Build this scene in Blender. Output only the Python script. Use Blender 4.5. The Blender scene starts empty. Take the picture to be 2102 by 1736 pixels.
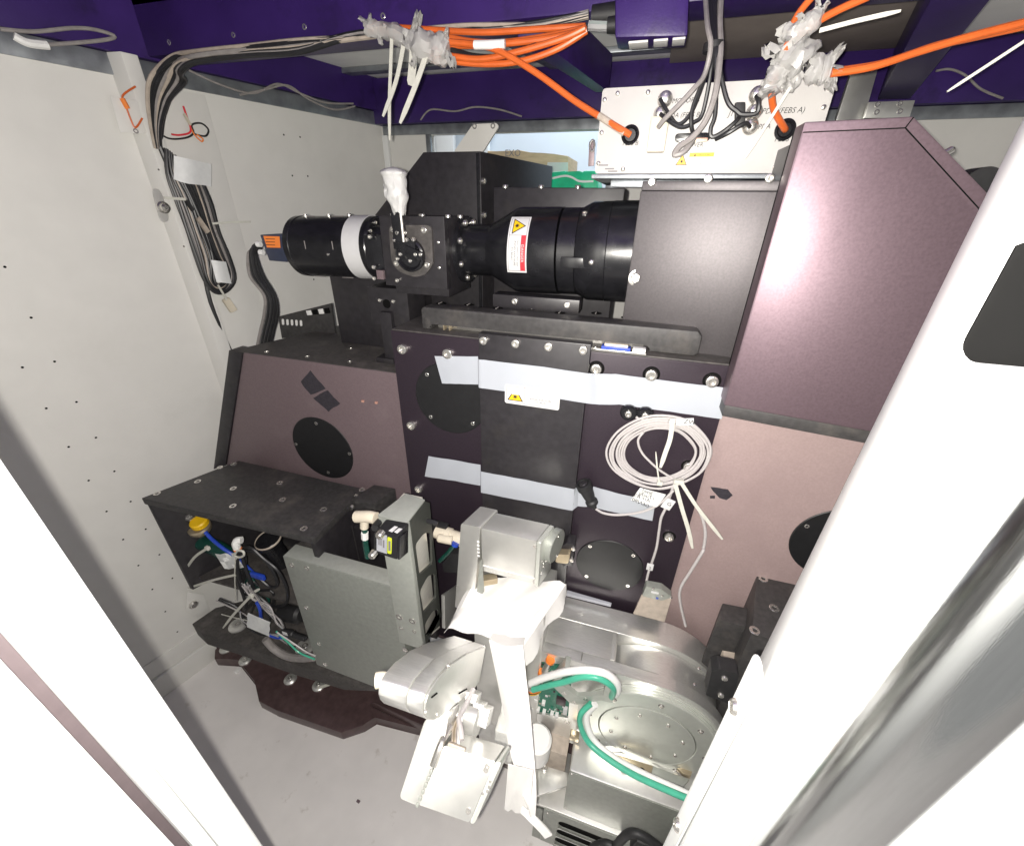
import bpy, bmesh, math, random
from mathutils import Vector as V, Matrix
random.seed(7)
HZ = 1.75                       # camera height above the floor; all coordinates below are metres from the camera, z up
sc = bpy.context.scene
C = bpy.context.collection
# ------------------------------------------------------------------ camera
FPX, PITCH, YAW, ROLL = 840.0, math.radians(28), math.radians(16.5), math.radians(1.0)
fw = V((-math.sin(YAW)*math.cos(PITCH), math.cos(YAW)*math.cos(PITCH), -math.sin(PITCH)))
rt0 = V((math.cos(YAW), math.sin(YAW), 0)); up0 = rt0.cross(fw)
RT = rt0*math.cos(ROLL)+up0*math.sin(ROLL); UP = -rt0*math.sin(ROLL)+up0*math.cos(ROLL)
cd = bpy.data.cameras.new('camera'); co = bpy.data.objects.new('camera', cd); C.objects.link(co)
cd.sensor_fit = 'HORIZONTAL'; cd.sensor_width = 36; cd.lens = FPX/2102*36; cd.clip_start = .02; cd.clip_end = 60
co.matrix_world = Matrix(((RT.x,UP.x,-fw.x,0),(RT.y,UP.y,-fw.y,0),(RT.z,UP.z,-fw.z,HZ),(0,0,0,1)))
sc.camera = co
# ------------------------------------------------------------------ light: the phone's flash, dim room light, lit room behind the window
w = bpy.data.worlds.new('World'); sc.world = w; w.use_nodes = True
bg = w.node_tree.nodes['Background']; bg.inputs[0].default_value = (1,.985,.96,1); bg.inputs[1].default_value = .36
def lamp(name, kind, loc, power, col, size):
    l = bpy.data.lights.new(name, kind); o = bpy.data.objects.new(name, l); C.objects.link(o)
    o.location = V(loc)+V((0,0,HZ)); l.energy = power; l.color = col
    if kind == 'POINT': l.shadow_soft_size = size
    else: l.size = size
    return o
lamp('flash', 'POINT', RT*-.016+UP*-.004-fw*.012, 72, (1,.955,.885), .005)
lamp('room_lamp', 'AREA', (-.3,2.75,1.2), 34, (.80,.90,1), 1.2)
sc.view_settings.view_transform = 'Standard'; sc.view_settings.look = 'None'
sc.view_settings.gamma = 1; sc.view_settings.exposure = 0
sc.cycles.max_bounces = 6
# ------------------------------------------------------------------ from a spot in the view to a point on a plane of the place
def ray(p): return (fw+RT*((p[0]-1051)/FPX)+UP*((868-p[1])/FPX))
def AY(p, Y): d = ray(p); return d*(Y/d.y)
def AZ(p, Z): d = ray(p); return d*(Z/d.z)
def AX(p, X): d = ray(p); return d*(X/d.x)
def AN(p, P, n): d = ray(p); return d*(V(P).dot(n)/d.dot(n))
def reg(x0, y0, k):
    return lambda x, y: ((x0/1.30923+x*k), (y0/1.30923+y*k))
r1 = reg(0,0,.352); r2 = reg(900,0,.352); r3 = reg(1792,0,.352); r4 = reg(600,500,.308); r5 = reg(1300,500,.308)
q1 = reg(300,1100,.352); q2 = reg(950,1150,.308); q3 = reg(1500,1000,.308); q4 = reg(950,1573,.308); q5 = reg(1300,1573,.308)
q6 = reg(1852,1173,.4841); q7 = reg(0,1173,.4841)
f1 = reg(1580,200,.2471); f2 = reg(1550,1080,.17599); f3 = reg(280,130,.3213); f4 = reg(500,1350,.21998); f5 = reg(1380,1700,.12355)
f6 = reg(960,540,.12355); f7 = reg(980,1360,.07038); f8 = reg(1150,320,.19985); f9 = reg(1400,2050,.16352); f10 = reg(2350,250,.3740); f11 = reg(1150,1880,.15399)
f12 = reg(1380,1340,.12319); f13 = reg(1220,1360,.10563)
DD = V((math.cos(math.radians(73)), math.sin(math.radians(73)), 0))   # direction in which the side walls run
ND = V((DD.y, -DD.x, 0))                                              # left wall's inward normal
X1, Y1, Z1 = V((1,0,0)), V((0,1,0)), V((0,0,1))
# ------------------------------------------------------------------ materials
def mat(name, col, rough=.5, metal=0, var=.12, vs=30, bump=0, bs=300, spec=.5, stretch=None, stain=None, stain_s=3, trans=0, emit=None, coat=0, rvar=0, alpha=1):
    m = bpy.data.materials.new(name); m.use_nodes = True
    nt = m.node_tree; N = nt.nodes; L = nt.links; b = N['Principled BSDF']
    b.inputs['Roughness'].default_value = rough; b.inputs['Metallic'].default_value = metal
    b.inputs['Specular IOR Level'].default_value = spec
    if trans: b.inputs['Transmission Weight'].default_value = trans
    if coat: b.inputs['Coat Weight'].default_value = coat
    if alpha < 1: b.inputs['Alpha'].default_value = alpha
    tc = N.new('ShaderNodeTexCoord'); mp = N.new('ShaderNodeMapping'); L.new(tc.outputs['Object'], mp.inputs[0])
    if stretch: mp.inputs['Scale'].default_value = stretch
    no = N.new('ShaderNodeTexNoise'); no.inputs['Scale'].default_value = vs; no.inputs['Detail'].default_value = 5; L.new(mp.outputs[0], no.inputs['Vector'])
    rp = N.new('ShaderNodeValToRGB'); e = rp.color_ramp.elements
    e[0].position = .3; e[1].position = .7
    e[0].color = (*[c*(1-var) for c in col], 1); e[1].color = (*[min(1,c*(1+var)) for c in col], 1)
    L.new(no.outputs['Fac'], rp.inputs[0]); out = rp.outputs[0]
    if stain:
        n2 = N.new('ShaderNodeTexNoise'); n2.inputs['Scale'].default_value = stain_s; n2.inputs['Detail'].default_value = 9; n2.inputs['Roughness'].default_value = .65
        L.new(tc.outputs['Object'], n2.inputs['Vector'])
        r2_ = N.new('ShaderNodeValToRGB'); r2_.color_ramp.elements[0].position = stain[3]; r2_.color_ramp.elements[1].position = stain[4]
        L.new(n2.outputs['Fac'], r2_.inputs[0])
        mx = N.new('ShaderNodeMix'); mx.data_type = 'RGBA'; L.new(r2_.outputs[0], mx.inputs[0]); L.new(out, mx.inputs[6])
        mx.inputs[7].default_value = (*stain[:3], 1); out = mx.outputs[2]
    L.new(out, b.inputs['Base Color'])
    if rvar:
        mr = N.new('ShaderNodeMapRange'); mr.inputs[3].default_value = rough-rvar; mr.inputs[4].default_value = rough+rvar
        L.new(no.outputs['Fac'], mr.inputs[0]); L.new(mr.outputs[0], b.inputs['Roughness'])
    if bump:
        n3 = N.new('ShaderNodeTexNoise'); n3.inputs['Scale'].default_value = bs; n3.inputs['Detail'].default_value = 3; L.new(mp.outputs[0], n3.inputs['Vector'])
        bp = N.new('ShaderNodeBump'); bp.inputs['Strength'].default_value = bump; bp.inputs['Distance'].default_value = .002
        L.new(n3.outputs['Fac'], bp.inputs['Height']); L.new(bp.outputs[0], b.inputs['Normal'])
    if emit: b.inputs['Emission Color'].default_value = (*emit[:3],1); b.inputs['Emission Strength'].default_value = emit[3]
    return m
M = dict(
 wall = mat('wall_paint', (.70,.69,.655), .55, var=.025, vs=14, bump=.12, bs=500, stain=(.62,.61,.575,.56,.78), stain_s=3.5),
 frame = mat('frame_paint', (.80,.81,.80), .4, var=.02, vs=12, bump=.08, bs=500),
 floor = mat('floor_paint', (.76,.735,.71), .42, var=.05, vs=9, bump=.1, bs=120, stain=(.46,.42,.37,.62,.78), stain_s=16, rvar=.1),
 galv = mat('galvanised_trim', (.30,.32,.34), .42, .75, var=.22, vs=25, bump=.08, rvar=.1),
 purple = mat('purple_paint', (.036,.015,.115), .38, var=.25, vs=5, bump=.12, bs=240, stain=(.024,.011,.07,.55,.7), stain_s=11, spec=.35),
 ceil = mat('ceiling_panel', (.90,.90,.86), .6, var=.06, vs=9),
 brown = mat('ceiling_pan', (.34,.29,.26), .65, var=.15, vs=8, bump=.1),
 mauve = mat('mauve_anodise', (.030,.021,.030), .42, .25, var=.14, vs=260, bump=.06, bs=900, stain=(.042,.032,.040,.57,.85), stain_s=8),
 rose = mat('rose_anodise', (.165,.122,.130), .46, .2, var=.10, vs=260, bump=.06, bs=900, stain=(.20,.155,.16,.58,.85), stain_s=9),
 pink = mat('pink_anodise', (.34,.255,.248), .48, .15, var=.07, vs=240, bump=.05, bs=900, stain=(.29,.215,.212,.5,.8), stain_s=5),
 violet = mat('violet_anodise', (.175,.125,.145), .46, .65, var=.10, vs=260, bump=.06, bs=900, stain=(.155,.11,.13,.55,.85), stain_s=6),
 char = mat('charcoal_anodise', (.08,.073,.076), .46, .6, var=.10, vs=260, bump=.06, bs=900),
 black = mat('black_anodise', (.026,.024,.027), .38, .1, var=.2, vs=60, bump=.08, bs=700, stain=(.04,.036,.034,.56,.8), stain_s=14),
 gloss = mat('glossy_black', (.012,.012,.014), .24, var=.25, vs=40, bump=.03, bs=600, rvar=.06),
 dusty = mat('dusty_black', (.060,.055,.052), .62, var=.25, vs=110, bump=.15, bs=700, stain=(.14,.125,.115,.5,.85), stain_s=20),
 worn = mat('worn_black', (.045,.043,.043), .5, .1, var=.25, vs=90, bump=.12, bs=700, stain=(.105,.095,.085,.54,.8), stain_s=12),
 rubber = mat('black_rubber', (.016,.016,.017), .55, var=.2, vs=80, bump=.05),
 hole = mat('hole_black', (.004,.004,.004), .8, var=.1, spec=.1),
 disc = mat('disc_black', (.009,.009,.010), .5, var=.2, vs=60),
 alu = mat('blasted_aluminium', (.70,.70,.665), .34, .75, var=.03, vs=60, bump=.03, bs=1500, stain=(.72,.71,.66,.58,.8), stain_s=12, rvar=.05),
 brush = mat('brushed_aluminium', (.78,.78,.75), .28, .8, var=.07, vs=70, bump=.10, bs=260, stretch=(1,9,9), stain=(.68,.65,.6,.6,.82), stain_s=10),
 greymet = mat('grey_cast_metal', (.31,.325,.295), .45, .35, var=.08, vs=80, bump=.10, bs=900, stain=(.245,.255,.23,.55,.8), stain_s=9),
 boxp = mat('box_paint', (.47,.455,.44), .45, var=.03, vs=14, bump=.1, bs=500, stain=(.37,.35,.32,.58,.8), stain_s=9),
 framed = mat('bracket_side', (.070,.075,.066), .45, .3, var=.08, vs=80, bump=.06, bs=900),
 pocket = mat('pocket_metal', (.80,.78,.70), .3, .35, var=.06, vs=50, bump=.05, bs=300, stretch=(1,1,8)),
 castl = mat('light_cast', (.43,.45,.41), .42, .35, var=.06, vs=80, bump=.06, bs=900),
 hubm = mat('hub_metal', (.60,.62,.57), .32, .5, var=.04, vs=60, bump=.04, bs=900, stain=(.52,.54,.49,.55,.8), stain_s=8),
 steel = mat('screw_steel', (.72,.70,.66), .25, .9, var=.06, vs=80),
 stain_steel = mat('stainless', (.66,.68,.68), .16, 1, var=.03, vs=40, stretch=(8,8,.6), bump=.04, bs=200, stain=(.6,.62,.63,.62,.74), stain_s=30),
 white = mat('white_plastic', (.80,.80,.78), .45, var=.03),
 label = mat('label_paper', (.62,.62,.62), .4, var=.02, vs=60),
 tape = mat('pale_blue_tape', (.41,.435,.475), .34, var=.02, vs=22, bump=.06, bs=150),
 sheet = mat('white_wrap', (.86,.85,.82), .5, var=.03, vs=20, bump=.15, bs=60),
 foam = mat('white_foam', (.80,.80,.76), .7, var=.06, vs=90, bump=.5, bs=260),
 bag = mat('plastic_bag', (.62,.61,.59), .30, var=.10, vs=40, bump=.3, bs=120, trans=.4),
 tie = mat('zip_tie_nylon', (.58,.575,.51), .4, var=.06, vs=70),
 wire = mat('white_wire', (.47,.445,.44), .38, var=.06, vs=200),
 grey = mat('grey_cable', (.27,.25,.24), .5, var=.15, vs=60),
 tan = mat('tan_cable', (.42,.36,.30), .5, var=.15, vs=60),
 cable = mat('black_cable', (.020,.020,.022), .42, var=.2, vs=60),
 orange = mat('orange_fibre', (.62,.125,.025), .38, var=.12, vs=30),
 green = mat('green_hose', (.07,.42,.28), .3, var=.1, vs=40),
 pcb = mat('circuit_board', (.012,.16,.10), .4, var=.35, vs=220),
 chip = mat('chip_black', (.035,.022,.026), .4, var=.2),
 yellow = mat('warning_yellow', (.85,.52,.01), .45, var=.03),
 lime = mat('lime_label', (.62,.70,.03), .45, var=.05),
 red = mat('danger_red', (.72,.035,.05), .45, var=.03),
 fade = mat('faded_red', (.78,.60,.63), .45, var=.03),
 ink = mat('black_ink', (.02,.02,.02), .6, var=.05),
 gink = mat('grey_ink', (.20,.19,.20), .6, var=.05),
 card = mat('cardboard', (.52,.40,.25), .7, var=.12, vs=18, stretch=(1,1,5)),
 gtape = mat('green_tape', (.02,.55,.27), .3, var=.2, vs=18, bump=.3, bs=30),
 glassw = mat('far_room_wall', (.66,.73,.80), .6, var=.03, vs=3),
 blue = mat('blue_plastic', (.02,.06,.42), .4, var=.1),
 dblue = mat('camera_blue', (.030,.038,.070), .4, var=.15, vs=60),
 olabel = mat('orange_label', (.88,.24,.04), .45, var=.06, vs=40),
 cream = mat('cream_fitting', (.66,.60,.48), .4, var=.06),
 brass = mat('brass', (.50,.42,.29), .3, .7, var=.1),
 copper = mat('bare_copper', (.75,.42,.32), .4, .4, var=.1),
 residue = mat('glue_residue', (.030,.026,.034), .6, var=.3, vs=140, bump=.2),
 foamtape = mat('felt_grey', (.40,.41,.45), .6, var=.05),
 clear = mat('clear_tube', (.55,.55,.55), .15, var=.05, trans=.55),
 dgreen = mat('dark_green_tube', (.01,.06,.045), .25, var=.2),
 seal = mat('door_seal', (.085,.066,.070), .6, var=.1, vs=60),
 tissue = mat('tissue', (.50,.50,.49), .6, var=.06, vs=50, bump=.3, bs=120),
 paper = mat('tag_paper', (.74,.75,.74), .55, var=.05, vs=60),
)
# ------------------------------------------------------------------ mesh helpers (vertices in camera-centred metres)
def mark(bm, ang=32):
    a = math.radians(ang)
    for f in bm.faces: f.smooth = True
    for e in bm.edges:
        if len(e.link_faces) == 2 and e.calc_face_angle(0) > a: e.smooth = False
def obj(name, bm, m, parent=None, ang=32):
    bmesh.ops.recalc_face_normals(bm, faces=bm.faces[:])
    mark(bm, ang)
    vs = [v.co for v in bm.verts]
    lo = V((min(v.x for v in vs), min(v.y for v in vs), min(v.z for v in vs))); hi = V((max(v.x for v in vs), max(v.y for v in vs), max(v.z for v in vs)))
    o0 = V(((lo.x+hi.x)/2, (lo.y+hi.y)/2, lo.z))
    bmesh.ops.translate(bm, verts=bm.verts[:], vec=-o0)
    me = bpy.data.meshes.new(name); bm.to_mesh(me); bm.free(); me.materials.append(M[m] if isinstance(m, str) else m)
    o = bpy.data.objects.new(name, me); C.objects.link(o)
    put(o, o0, parent); return o
WORLD = {}
def put(o, p, parent):
    p = V(p); WORLD[o] = p
    if parent: o.parent = parent; o.location = p-WORLD[parent]
    else: o.location = p+V((0,0,HZ))
def tag(o, label, cat, group=None):
    o['label'] = label; o['category'] = cat
    if group: o['group'] = group
    return o
def thing(name, label, cat, loc, group=None):
    o = bpy.data.objects.new(name, None); o.empty_display_size = .03; C.objects.link(o); put(o, loc, None)
    return tag(o, label, cat, group)
def struct(o): o['kind'] = 'structure'; return o
def B(): return bmesh.new()
def prism(pts, vec, bev=.0015, seg=2, bm=None):
    bm = bm or B(); vec = V(vec); pts = [V(p) for p in pts]
    a = [bm.verts.new(p) for p in pts]; b = [bm.verts.new(p+vec) for p in pts]
    fs = [bm.faces.new(a), bm.faces.new(b[::-1])]
    n = len(a)
    for i in range(n): fs.append(bm.faces.new((a[i], b[i], b[(i+1)%n], a[(i+1)%n])))
    if bev:
        es = {e for f in fs for e in f.edges}
        bmesh.ops.bevel(bm, geom=list(es), offset=bev, segments=seg, affect='EDGES', profile=.6, clamp_overlap=True)
    return bm
def box(lo, hi, bev=.0015, bm=None):
    lo, hi = V(lo), V(hi)
    return prism([(lo.x,lo.y,lo.z),(hi.x,lo.y,lo.z),(hi.x,lo.y,hi.z),(lo.x,lo.y,hi.z)], (0,hi.y-lo.y,0), bev, bm=bm)
def obox(c, u, v, n, su, sv, sn, bev=.0015, bm=None):    # box centred on c, axes u v n
    c, u, v, n = V(c), V(u).normalized(), V(v).normalized(), V(n).normalized()
    p = [c+u*(a*su/2)+v*(b*sv/2)-n*(sn/2) for a, b in ((-1,-1),(1,-1),(1,1),(-1,1))]
    return prism(p, n*sn, bev, bm=bm)
def frame_of(n):
    n = V(n).normalized(); t = Z1 if abs(n.z) < .9 else X1
    u = t.cross(n).normalized(); return u, n.cross(u)
def lathe(p0, axis, prof, seg=48, bm=None, cap=True):
    bm = bm or B(); p0, ax = V(p0), V(axis).normalized(); u, v = frame_of(ax); rings = []
    for t, r in prof:
        rings.append([bm.verts.new(p0+ax*t+(u*math.cos(2*math.pi*i/seg)+v*math.sin(2*math.pi*i/seg))*max(r,1e-5)) for i in range(seg)])
    for a, b in zip(rings, rings[1:]):
        for i in range(seg): bm.faces.new((a[i], a[(i+1)%seg], b[(i+1)%seg], b[i]))
    if cap: bm.faces.new(rings[0][::-1]); bm.faces.new(rings[-1])
    return bm
def disc(p, n, r, th=.001, seg=48, bm=None): return lathe(p, n, [(0,r),(th*.6,r),(th,r-th*.5)], seg, bm)
def crom(pts, k=6, closed=False):
    pts = [V(p) for p in pts]; n = len(pts); out = []
    if n < 3 and not closed:
        return [pts[0].lerp(pts[-1], i/k) for i in range(k+1)]
    g = (lambda i: pts[i%n]) if closed else (lambda i: pts[max(0,min(n-1,i))])
    for i in range(n if closed else n-1):
        p0, p1, p2, p3 = g(i-1), g(i), g(i+1), g(i+2)
        for j in range(k):
            t = j/k
            out.append(.5*((2*p1)+(p2-p0)*t+(2*p0-5*p1+4*p2-p3)*t*t+(3*p1-p0-3*p2+p3)*t**3))
    if not closed: out.append(pts[-1])
    return out
def sweep(pts, sec, bm=None, closed=False, refn=None):
    """sweep a closed 2-D section (list of (a,b)) along pts with parallel transport; refn fixes the section's first axis"""
    bm = bm or B(); n = len(pts); rings = []; u = None
    for i, p in enumerate(pts):
        a = pts[(i-1)%n] if (closed or i) else p; b = pts[(i+1)%n] if (closed or i < n-1) else p
        t = (b-a); t = t.normalized() if t.length > 1e-9 else X1
        if refn is not None: u = V(refn(i) if callable(refn) else refn); u = u-t*u.dot(t)
        elif u is None: u = frame_of(t)[0]
        else: u = u-t*u.dot(t)
        if u.length < 1e-6: u = frame_of(t)[0]
        u = u.normalized(); v = t.cross(u)
        s = sec(i/(n-1)) if callable(sec) else sec
        rings.append([bm.verts.new(p+u*x+v*y) for x, y in s])
    m = len(rings[0])
    for i in range(n if closed else n-1):
        a, b = rings[i], rings[(i+1)%n]
        for j in range(m): bm.faces.new((a[j], a[(j+1)%m], b[(j+1)%m], b[j]))
    if not closed: bm.faces.new(rings[0][::-1]); bm.faces.new(rings[-1])
    return bm
def circ(r, k=8): return [(r*math.cos(2*math.pi*i/k), r*math.sin(2*math.pi*i/k)) for i in range(k)]
def tube(pts, r, k=8, sub=6, closed=False, bm=None): return sweep(crom(pts, sub, closed), circ(r, k), bm, closed)
def strap(pts, w, th, nrm, sub=5, taper=0, bm=None):
    def s(t):
        ww = w*(1-taper*max(0,(t-.8)/.2))
        return [(-th/2,-ww/2),(th/2,-ww/2),(th/2,ww/2),(-th/2,ww/2)]
    return sweep(crom(pts, sub), s, bm, refn=nrm)
def plate2d(outer, holes, o, u, v, th, bev=0):
    """flat plate in the plane o,u,v with real openings; th is the thickness vector"""
    bm = B(); o, u, v = V(o), V(u), V(v)
    for lp in [outer]+holes:
        vs = [bm.verts.new(o+u*a+v*b) for a, b in lp]
        for i in range(len(vs)): bm.edges.new((vs[i], vs[(i+1)%len(vs)]))
    bmesh.ops.triangle_fill(bm, use_beauty=True, use_dissolve=False, edges=bm.edges[:], normal=u.cross(v))
    r = bmesh.ops.extrude_face_region(bm, geom=bm.faces[:])
    bmesh.ops.translate(bm, verts=[g for g in r['geom'] if isinstance(g, bmesh.types.BMVert)], vec=V(th))
    return bm
def rrect(x0, y0, x1, y1, r, k=5):
    out = []
    for cx, cy, a in ((x1-r,y0+r,-90),(x1-r,y1-r,0),(x0+r,y1-r,90),(x0+r,y0+r,180)):
        for i in range(k+1):
            t = math.radians(a+90*i/k); out.append((cx+r*math.cos(t), cy+r*math.sin(t)))
    return out
def rpoly(pts, r, k=4):   # round the corners of a 3-D polygon
    pts = [V(p) for p in pts]; n = len(pts); out = []
    for i in range(n):
        p, a, b = pts[i], pts[i-1], pts[(i+1)%n]
        da, db = (a-p), (b-p); ra = min(r, da.length*.45); rb = min(r, db.length*.45)
        s, e = p+da.normalized()*ra, p+db.normalized()*rb
        for j in range(k+1):
            t = j/k; out.append(s*(1-t)**2+p*2*t*(1-t)+e*t*t)
    return out
# one mesh per kind of screw, shared by every screw of that kind
def screw_mesh(kind):
    bm = B()
    if kind == 'socket':     # socket head cap screw
        lathe((0,0,0), Z1, [(-.2,.98),(.55,1),(.72,.93),(.78,.82),(.78,.56),(.30,.50),(.28,0)], 16, bm, cap=False)
    elif kind == 'pan':
        lathe((0,0,0), Z1, [(-.1,1),(.25,1),(.55,.85),(.75,.5),(.8,0)], 16, bm, cap=False)
        box((-.5,-.09,.70), (.5,.09,.83), 0, bm)
    elif kind == 'flat':
        lathe((0,0,0), Z1, [(-.1,1),(.10,1),(.14,.94),(.14,.5),(-.05,.45),(-.05,0)], 16, bm, cap=False)
    elif kind == 'hex':
        lathe((0,0,0), Z1, [(-.1,1.45),(.12,1.45),(.14,1.40),(.14,1)], 20, bm, cap=False)
        lathe((0,0,0), Z1, [(.14,1),(.75,1),(.85,.85),(.85,0)], 6, bm, cap=False)
    bmesh.ops.recalc_face_normals(bm, faces=bm.faces[:]); mark(bm)
    me = bpy.data.meshes.new(kind+'_screw'); bm.to_mesh(me); bm.free(); return me
SCREW = {}
def screw(parent, p, n, r, kind='socket', m='steel', name='bolt'):
    if (kind, m) not in SCREW:
        me = screw_mesh(kind); me.materials.append(M[m]); SCREW[(kind,m)] = me
    o = bpy.data.objects.new(name, SCREW[(kind,m)]); C.objects.link(o); put(o, p, parent)
    q = V(n).to_track_quat('Z','Y'); o.rotation_mode = 'QUATERNION'
    o.rotation_quaternion = q @ Matrix.Rotation(random.random()*6, 3, 'Z').to_quaternion()
    o.scale = (r,r,r); return o
def words(body, p, u, v, h, m, parent=None, name='lettering', align='LEFT', italic=0, bend=None):
    cu = bpy.data.curves.new('t', 'FONT'); cu.body = body; cu.size = h*1.38; cu.align_x = align; cu.shear = italic; cu.resolution_u = 2
    o = bpy.data.objects.new('t', cu); C.objects.link(o); bpy.context.view_layer.update()
    me = bpy.data.meshes.new_from_object(o.evaluated_get(bpy.context.evaluated_depsgraph_get()))
    bpy.data.objects.remove(o); bm = B(); bm.from_mesh(me); bpy.data.meshes.remove(me)
    p, u, v = V(p), V(u).normalized(), V(v).normalized()
    for w_ in bm.verts: w_.co = bend(w_.co.x, w_.co.y) if bend else p+u*w_.co.x+v*w_.co.y
    return obj(name, bm, m, parent)
def quad_sheet(grid, th, nrm):
    """sheet from a grid of points, given thickness along nrm"""
    bm = B(); R, K = len(grid), len(grid[0]); nrm = V(nrm).normalized()*th
    a = [[bm.verts.new(V(p)) for p in row] for row in grid]; b = [[bm.verts.new(V(p)-nrm) for p in row] for row in grid]
    for i in range(R-1):
        for j in range(K-1):
            bm.faces.new((a[i][j],a[i][j+1],a[i+1][j+1],a[i+1][j])); bm.faces.new((b[i][j],b[i+1][j],b[i+1][j+1],b[i][j+1]))
    for j in range(K-1):
        bm.faces.new((a[0][j],b[0][j],b[0][j+1],a[0][j+1])); bm.faces.new((a[-1][j],a[-1][j+1],b[-1][j+1],b[-1][j]))
    for i in range(R-1):
        bm.faces.new((a[i][0],a[i+1][0],b[i+1][0],b[i][0])); bm.faces.new((a[i][-1],b[i][-1],b[i+1][-1],a[i+1][-1]))
    return bm
def blob(bm, amt, s=40, seed=0):
    from mathutils import noise
    for v in bm.verts:
        n = noise.noise_vector(v.co*s+V((seed,seed*2,0))); v.co += n*amt
    return bm
NF = V((0,-1,0))     # front faces of the machine look this way
# ================================================================== the setting
WP = AZ((345,1418), -1.75)
def W(s, z, off=0): p = WP+DD*s+ND*off; return V((p.x, p.y, z))
def wall_s(p): return (AN(p, WP, ND)-WP).dot(DD)
S1 = (1.88-WP.y)/DD.y
floor = struct(obj('floor', box((-3,-1.2,-1.80), (2.6,3.4,-1.75), 0), 'floor'))
lw = struct(obj('left_wall', prism([W(-1.6,-1.75),W(S1,-1.75),W(S1,.288),W(-1.6,.288)], -ND*.03, 0), 'wall'))
obj('trim', prism([W(-1.6,.288,.006),W(S1-.01,.288,.006),W(S1-.01,.334,.006),W(-1.6,.334,.006)], -ND*.03, .002), 'galv', lw)
# kick board with its crease
obj('kick_board', prism([W(-1.6,-1.75),W(.19,-1.75),W(.19,-1.645),W(-1.6,-1.645)], ND*.014, .004), 'wall', lw)
obj('panel_fold', prism([W(-1.6,-1.635),W(.6,-1.635),W(.6,-1.56),W(-1.6,-1.56)], ND*.006, .003), 'wall', lw)
for p in [(10,548),(64,652),(46,754),(112,742),(95,838),(157,825),(141,917),(197,898)]+[q7(*c) for c in [(485,147),(376,186),(554,275),(452,317),(618,392),(522,436),(676,500),(587,546),(731,600),(646,647),(701,741),(752,827),(855,965)]]+[r1(*c) for c in [(1655,787),(1750,800),(1705,1025),(1795,1028),(1830,1630)]]:
    obj('hole', disc(AN(p, WP, ND)-ND*.001, ND, .0032, .0014, 12), 'hole', lw)
bw = struct(obj('back_wall', plate2d([(-1.17,-1.75),(2.2,-1.75),(2.2,.288),(-1.17,.288)], [[(-.93,-.45),(-.19,-.45),(-.19,.254),(-.93,.254)]], (0,1.88,0), X1, Z1, (0,.03,0)), 'wall'))
obj('trim', box((-1.15,1.868,.254), (2.2,1.879,.288), .002), 'galv', bw)
obj('window_jamb', box((-.952,1.870,-.45), (-.93,1.905,.254), .002), 'galv', bw)
obj('window_jamb', box((-.19,1.866,-.45), (-.14,1.905,.254), .002), 'galv', bw)
obj('corner_post', box((-1.155,1.862,-.6), (-1.128,1.879,.254), .003), 'frame', bw)
ceil = struct(obj('ceiling', box((-1.9,1.10,.445), (2.2,1.95,.47), 0), 'ceil'))
for x in (-.62,.95): obj('ceiling_profile', prism([V((x,1.2,.43)),V((x+.05,1.2,.43)),V((x+.25,1.86,.43)),V((x+.2,1.86,.43))], (0,0,.014), .002), 'galv', ceil)
obj('ceiling_profile', box((-1.2,1.70,.428), (.0,1.745,.444), .002), 'galv', ceil)
obj('front_ceiling', box((-2.2,-.6,.46), (2.2,1.10,.49), 0), 'purple', ceil)
def beam(lbl, bm): return tag(obj('steel_beam', bm, 'purple'), lbl, 'beam', 'purple ceiling steelwork')
beam('purple steel beam running above the left white wall', prism([W(-1.6,.336,.02),W(S1,.336,.02),W(S1,.447,.02),W(1.05,.447,.02),W(.85,.53,.02),W(-1.6,.53,.02)], -ND*.05, .003))
beam('purple steel beam above the bright window in the back wall', box((-1.3,1.84,.290), (2.2,1.92,.440), .003))
cb = beam('wide purple cross beam over the orange cable loops', box((-1.42,1.10,.342), (2.0,1.20,.50), .004))
for p in [r1(985,248),r1(1360,205),r1(1775,158),r2(280,95)]: screw(cb, AY(p,1.10), NF, .006, 'flat')
beam('short dark purple beam slanting down behind the white connector box', prism([AZ((1062,92),.31),AZ((1118,92),.31),AZ((1250,190),.31),AZ((1222,190),.31)], (0,0,.09), .003))
ob = beam('purple beam running back at the upper right corner', prism([AZ((1932,-40),.30),AZ((2066,-40),.30),AZ((1868,204),.30),AZ((1800,206),.30)], (0,0,.13), .004))
bb = thing('beam_bracket', 'bright purple bracket hanging under the cross beam beside the cable bundle', 'bracket', (-.02,1.06,.28))
obj('bracket_body', prism([AY(p,1.02) for p in [(1262,-30),(1262,78),(1412,74),(1416,-30)]], (0,.07,0), .006), 'purple', bb)
lz = AY((1330,79),1.02).z
for a, b in ((-.09,-.055),(-.045,-.02),(-.012,.01)): obj('bottom_lip', box((a,1.025,lz-.004), (b,1.06,lz-.0005), .001), 'wall', bb)
pan = tag(obj('ceiling_pan', box((-.02,1.22,.415), (.60,1.80,.443), .003), 'brown'), 'dull brown ceiling pan above the white connector box', 'panel')
al = thing('aluminium_profile', 'pale aluminium upright behind the top of the violet cover', 'profile', (.55,1.72,-.2))
obj('upright', prism([AY(p,1.72) for p in [r3(1085,400),r3(1235,395),r3(1150,690),(1700,420),(1660,420)]], (0,.02,0), .002), 'alu', al)
obj('foot_plate', prism([AY(p,1.70) for p in [r3(1180,595),r3(1450,585),r3(1415,690),r3(1150,690)]], (0,.012,0), .002), 'alu', al)
for c in [(1230,610),(1360,605),(1225,655),(1360,650)]: screw(al, AY(r3(*c),1.70), NF, .007, 'flat')
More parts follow.
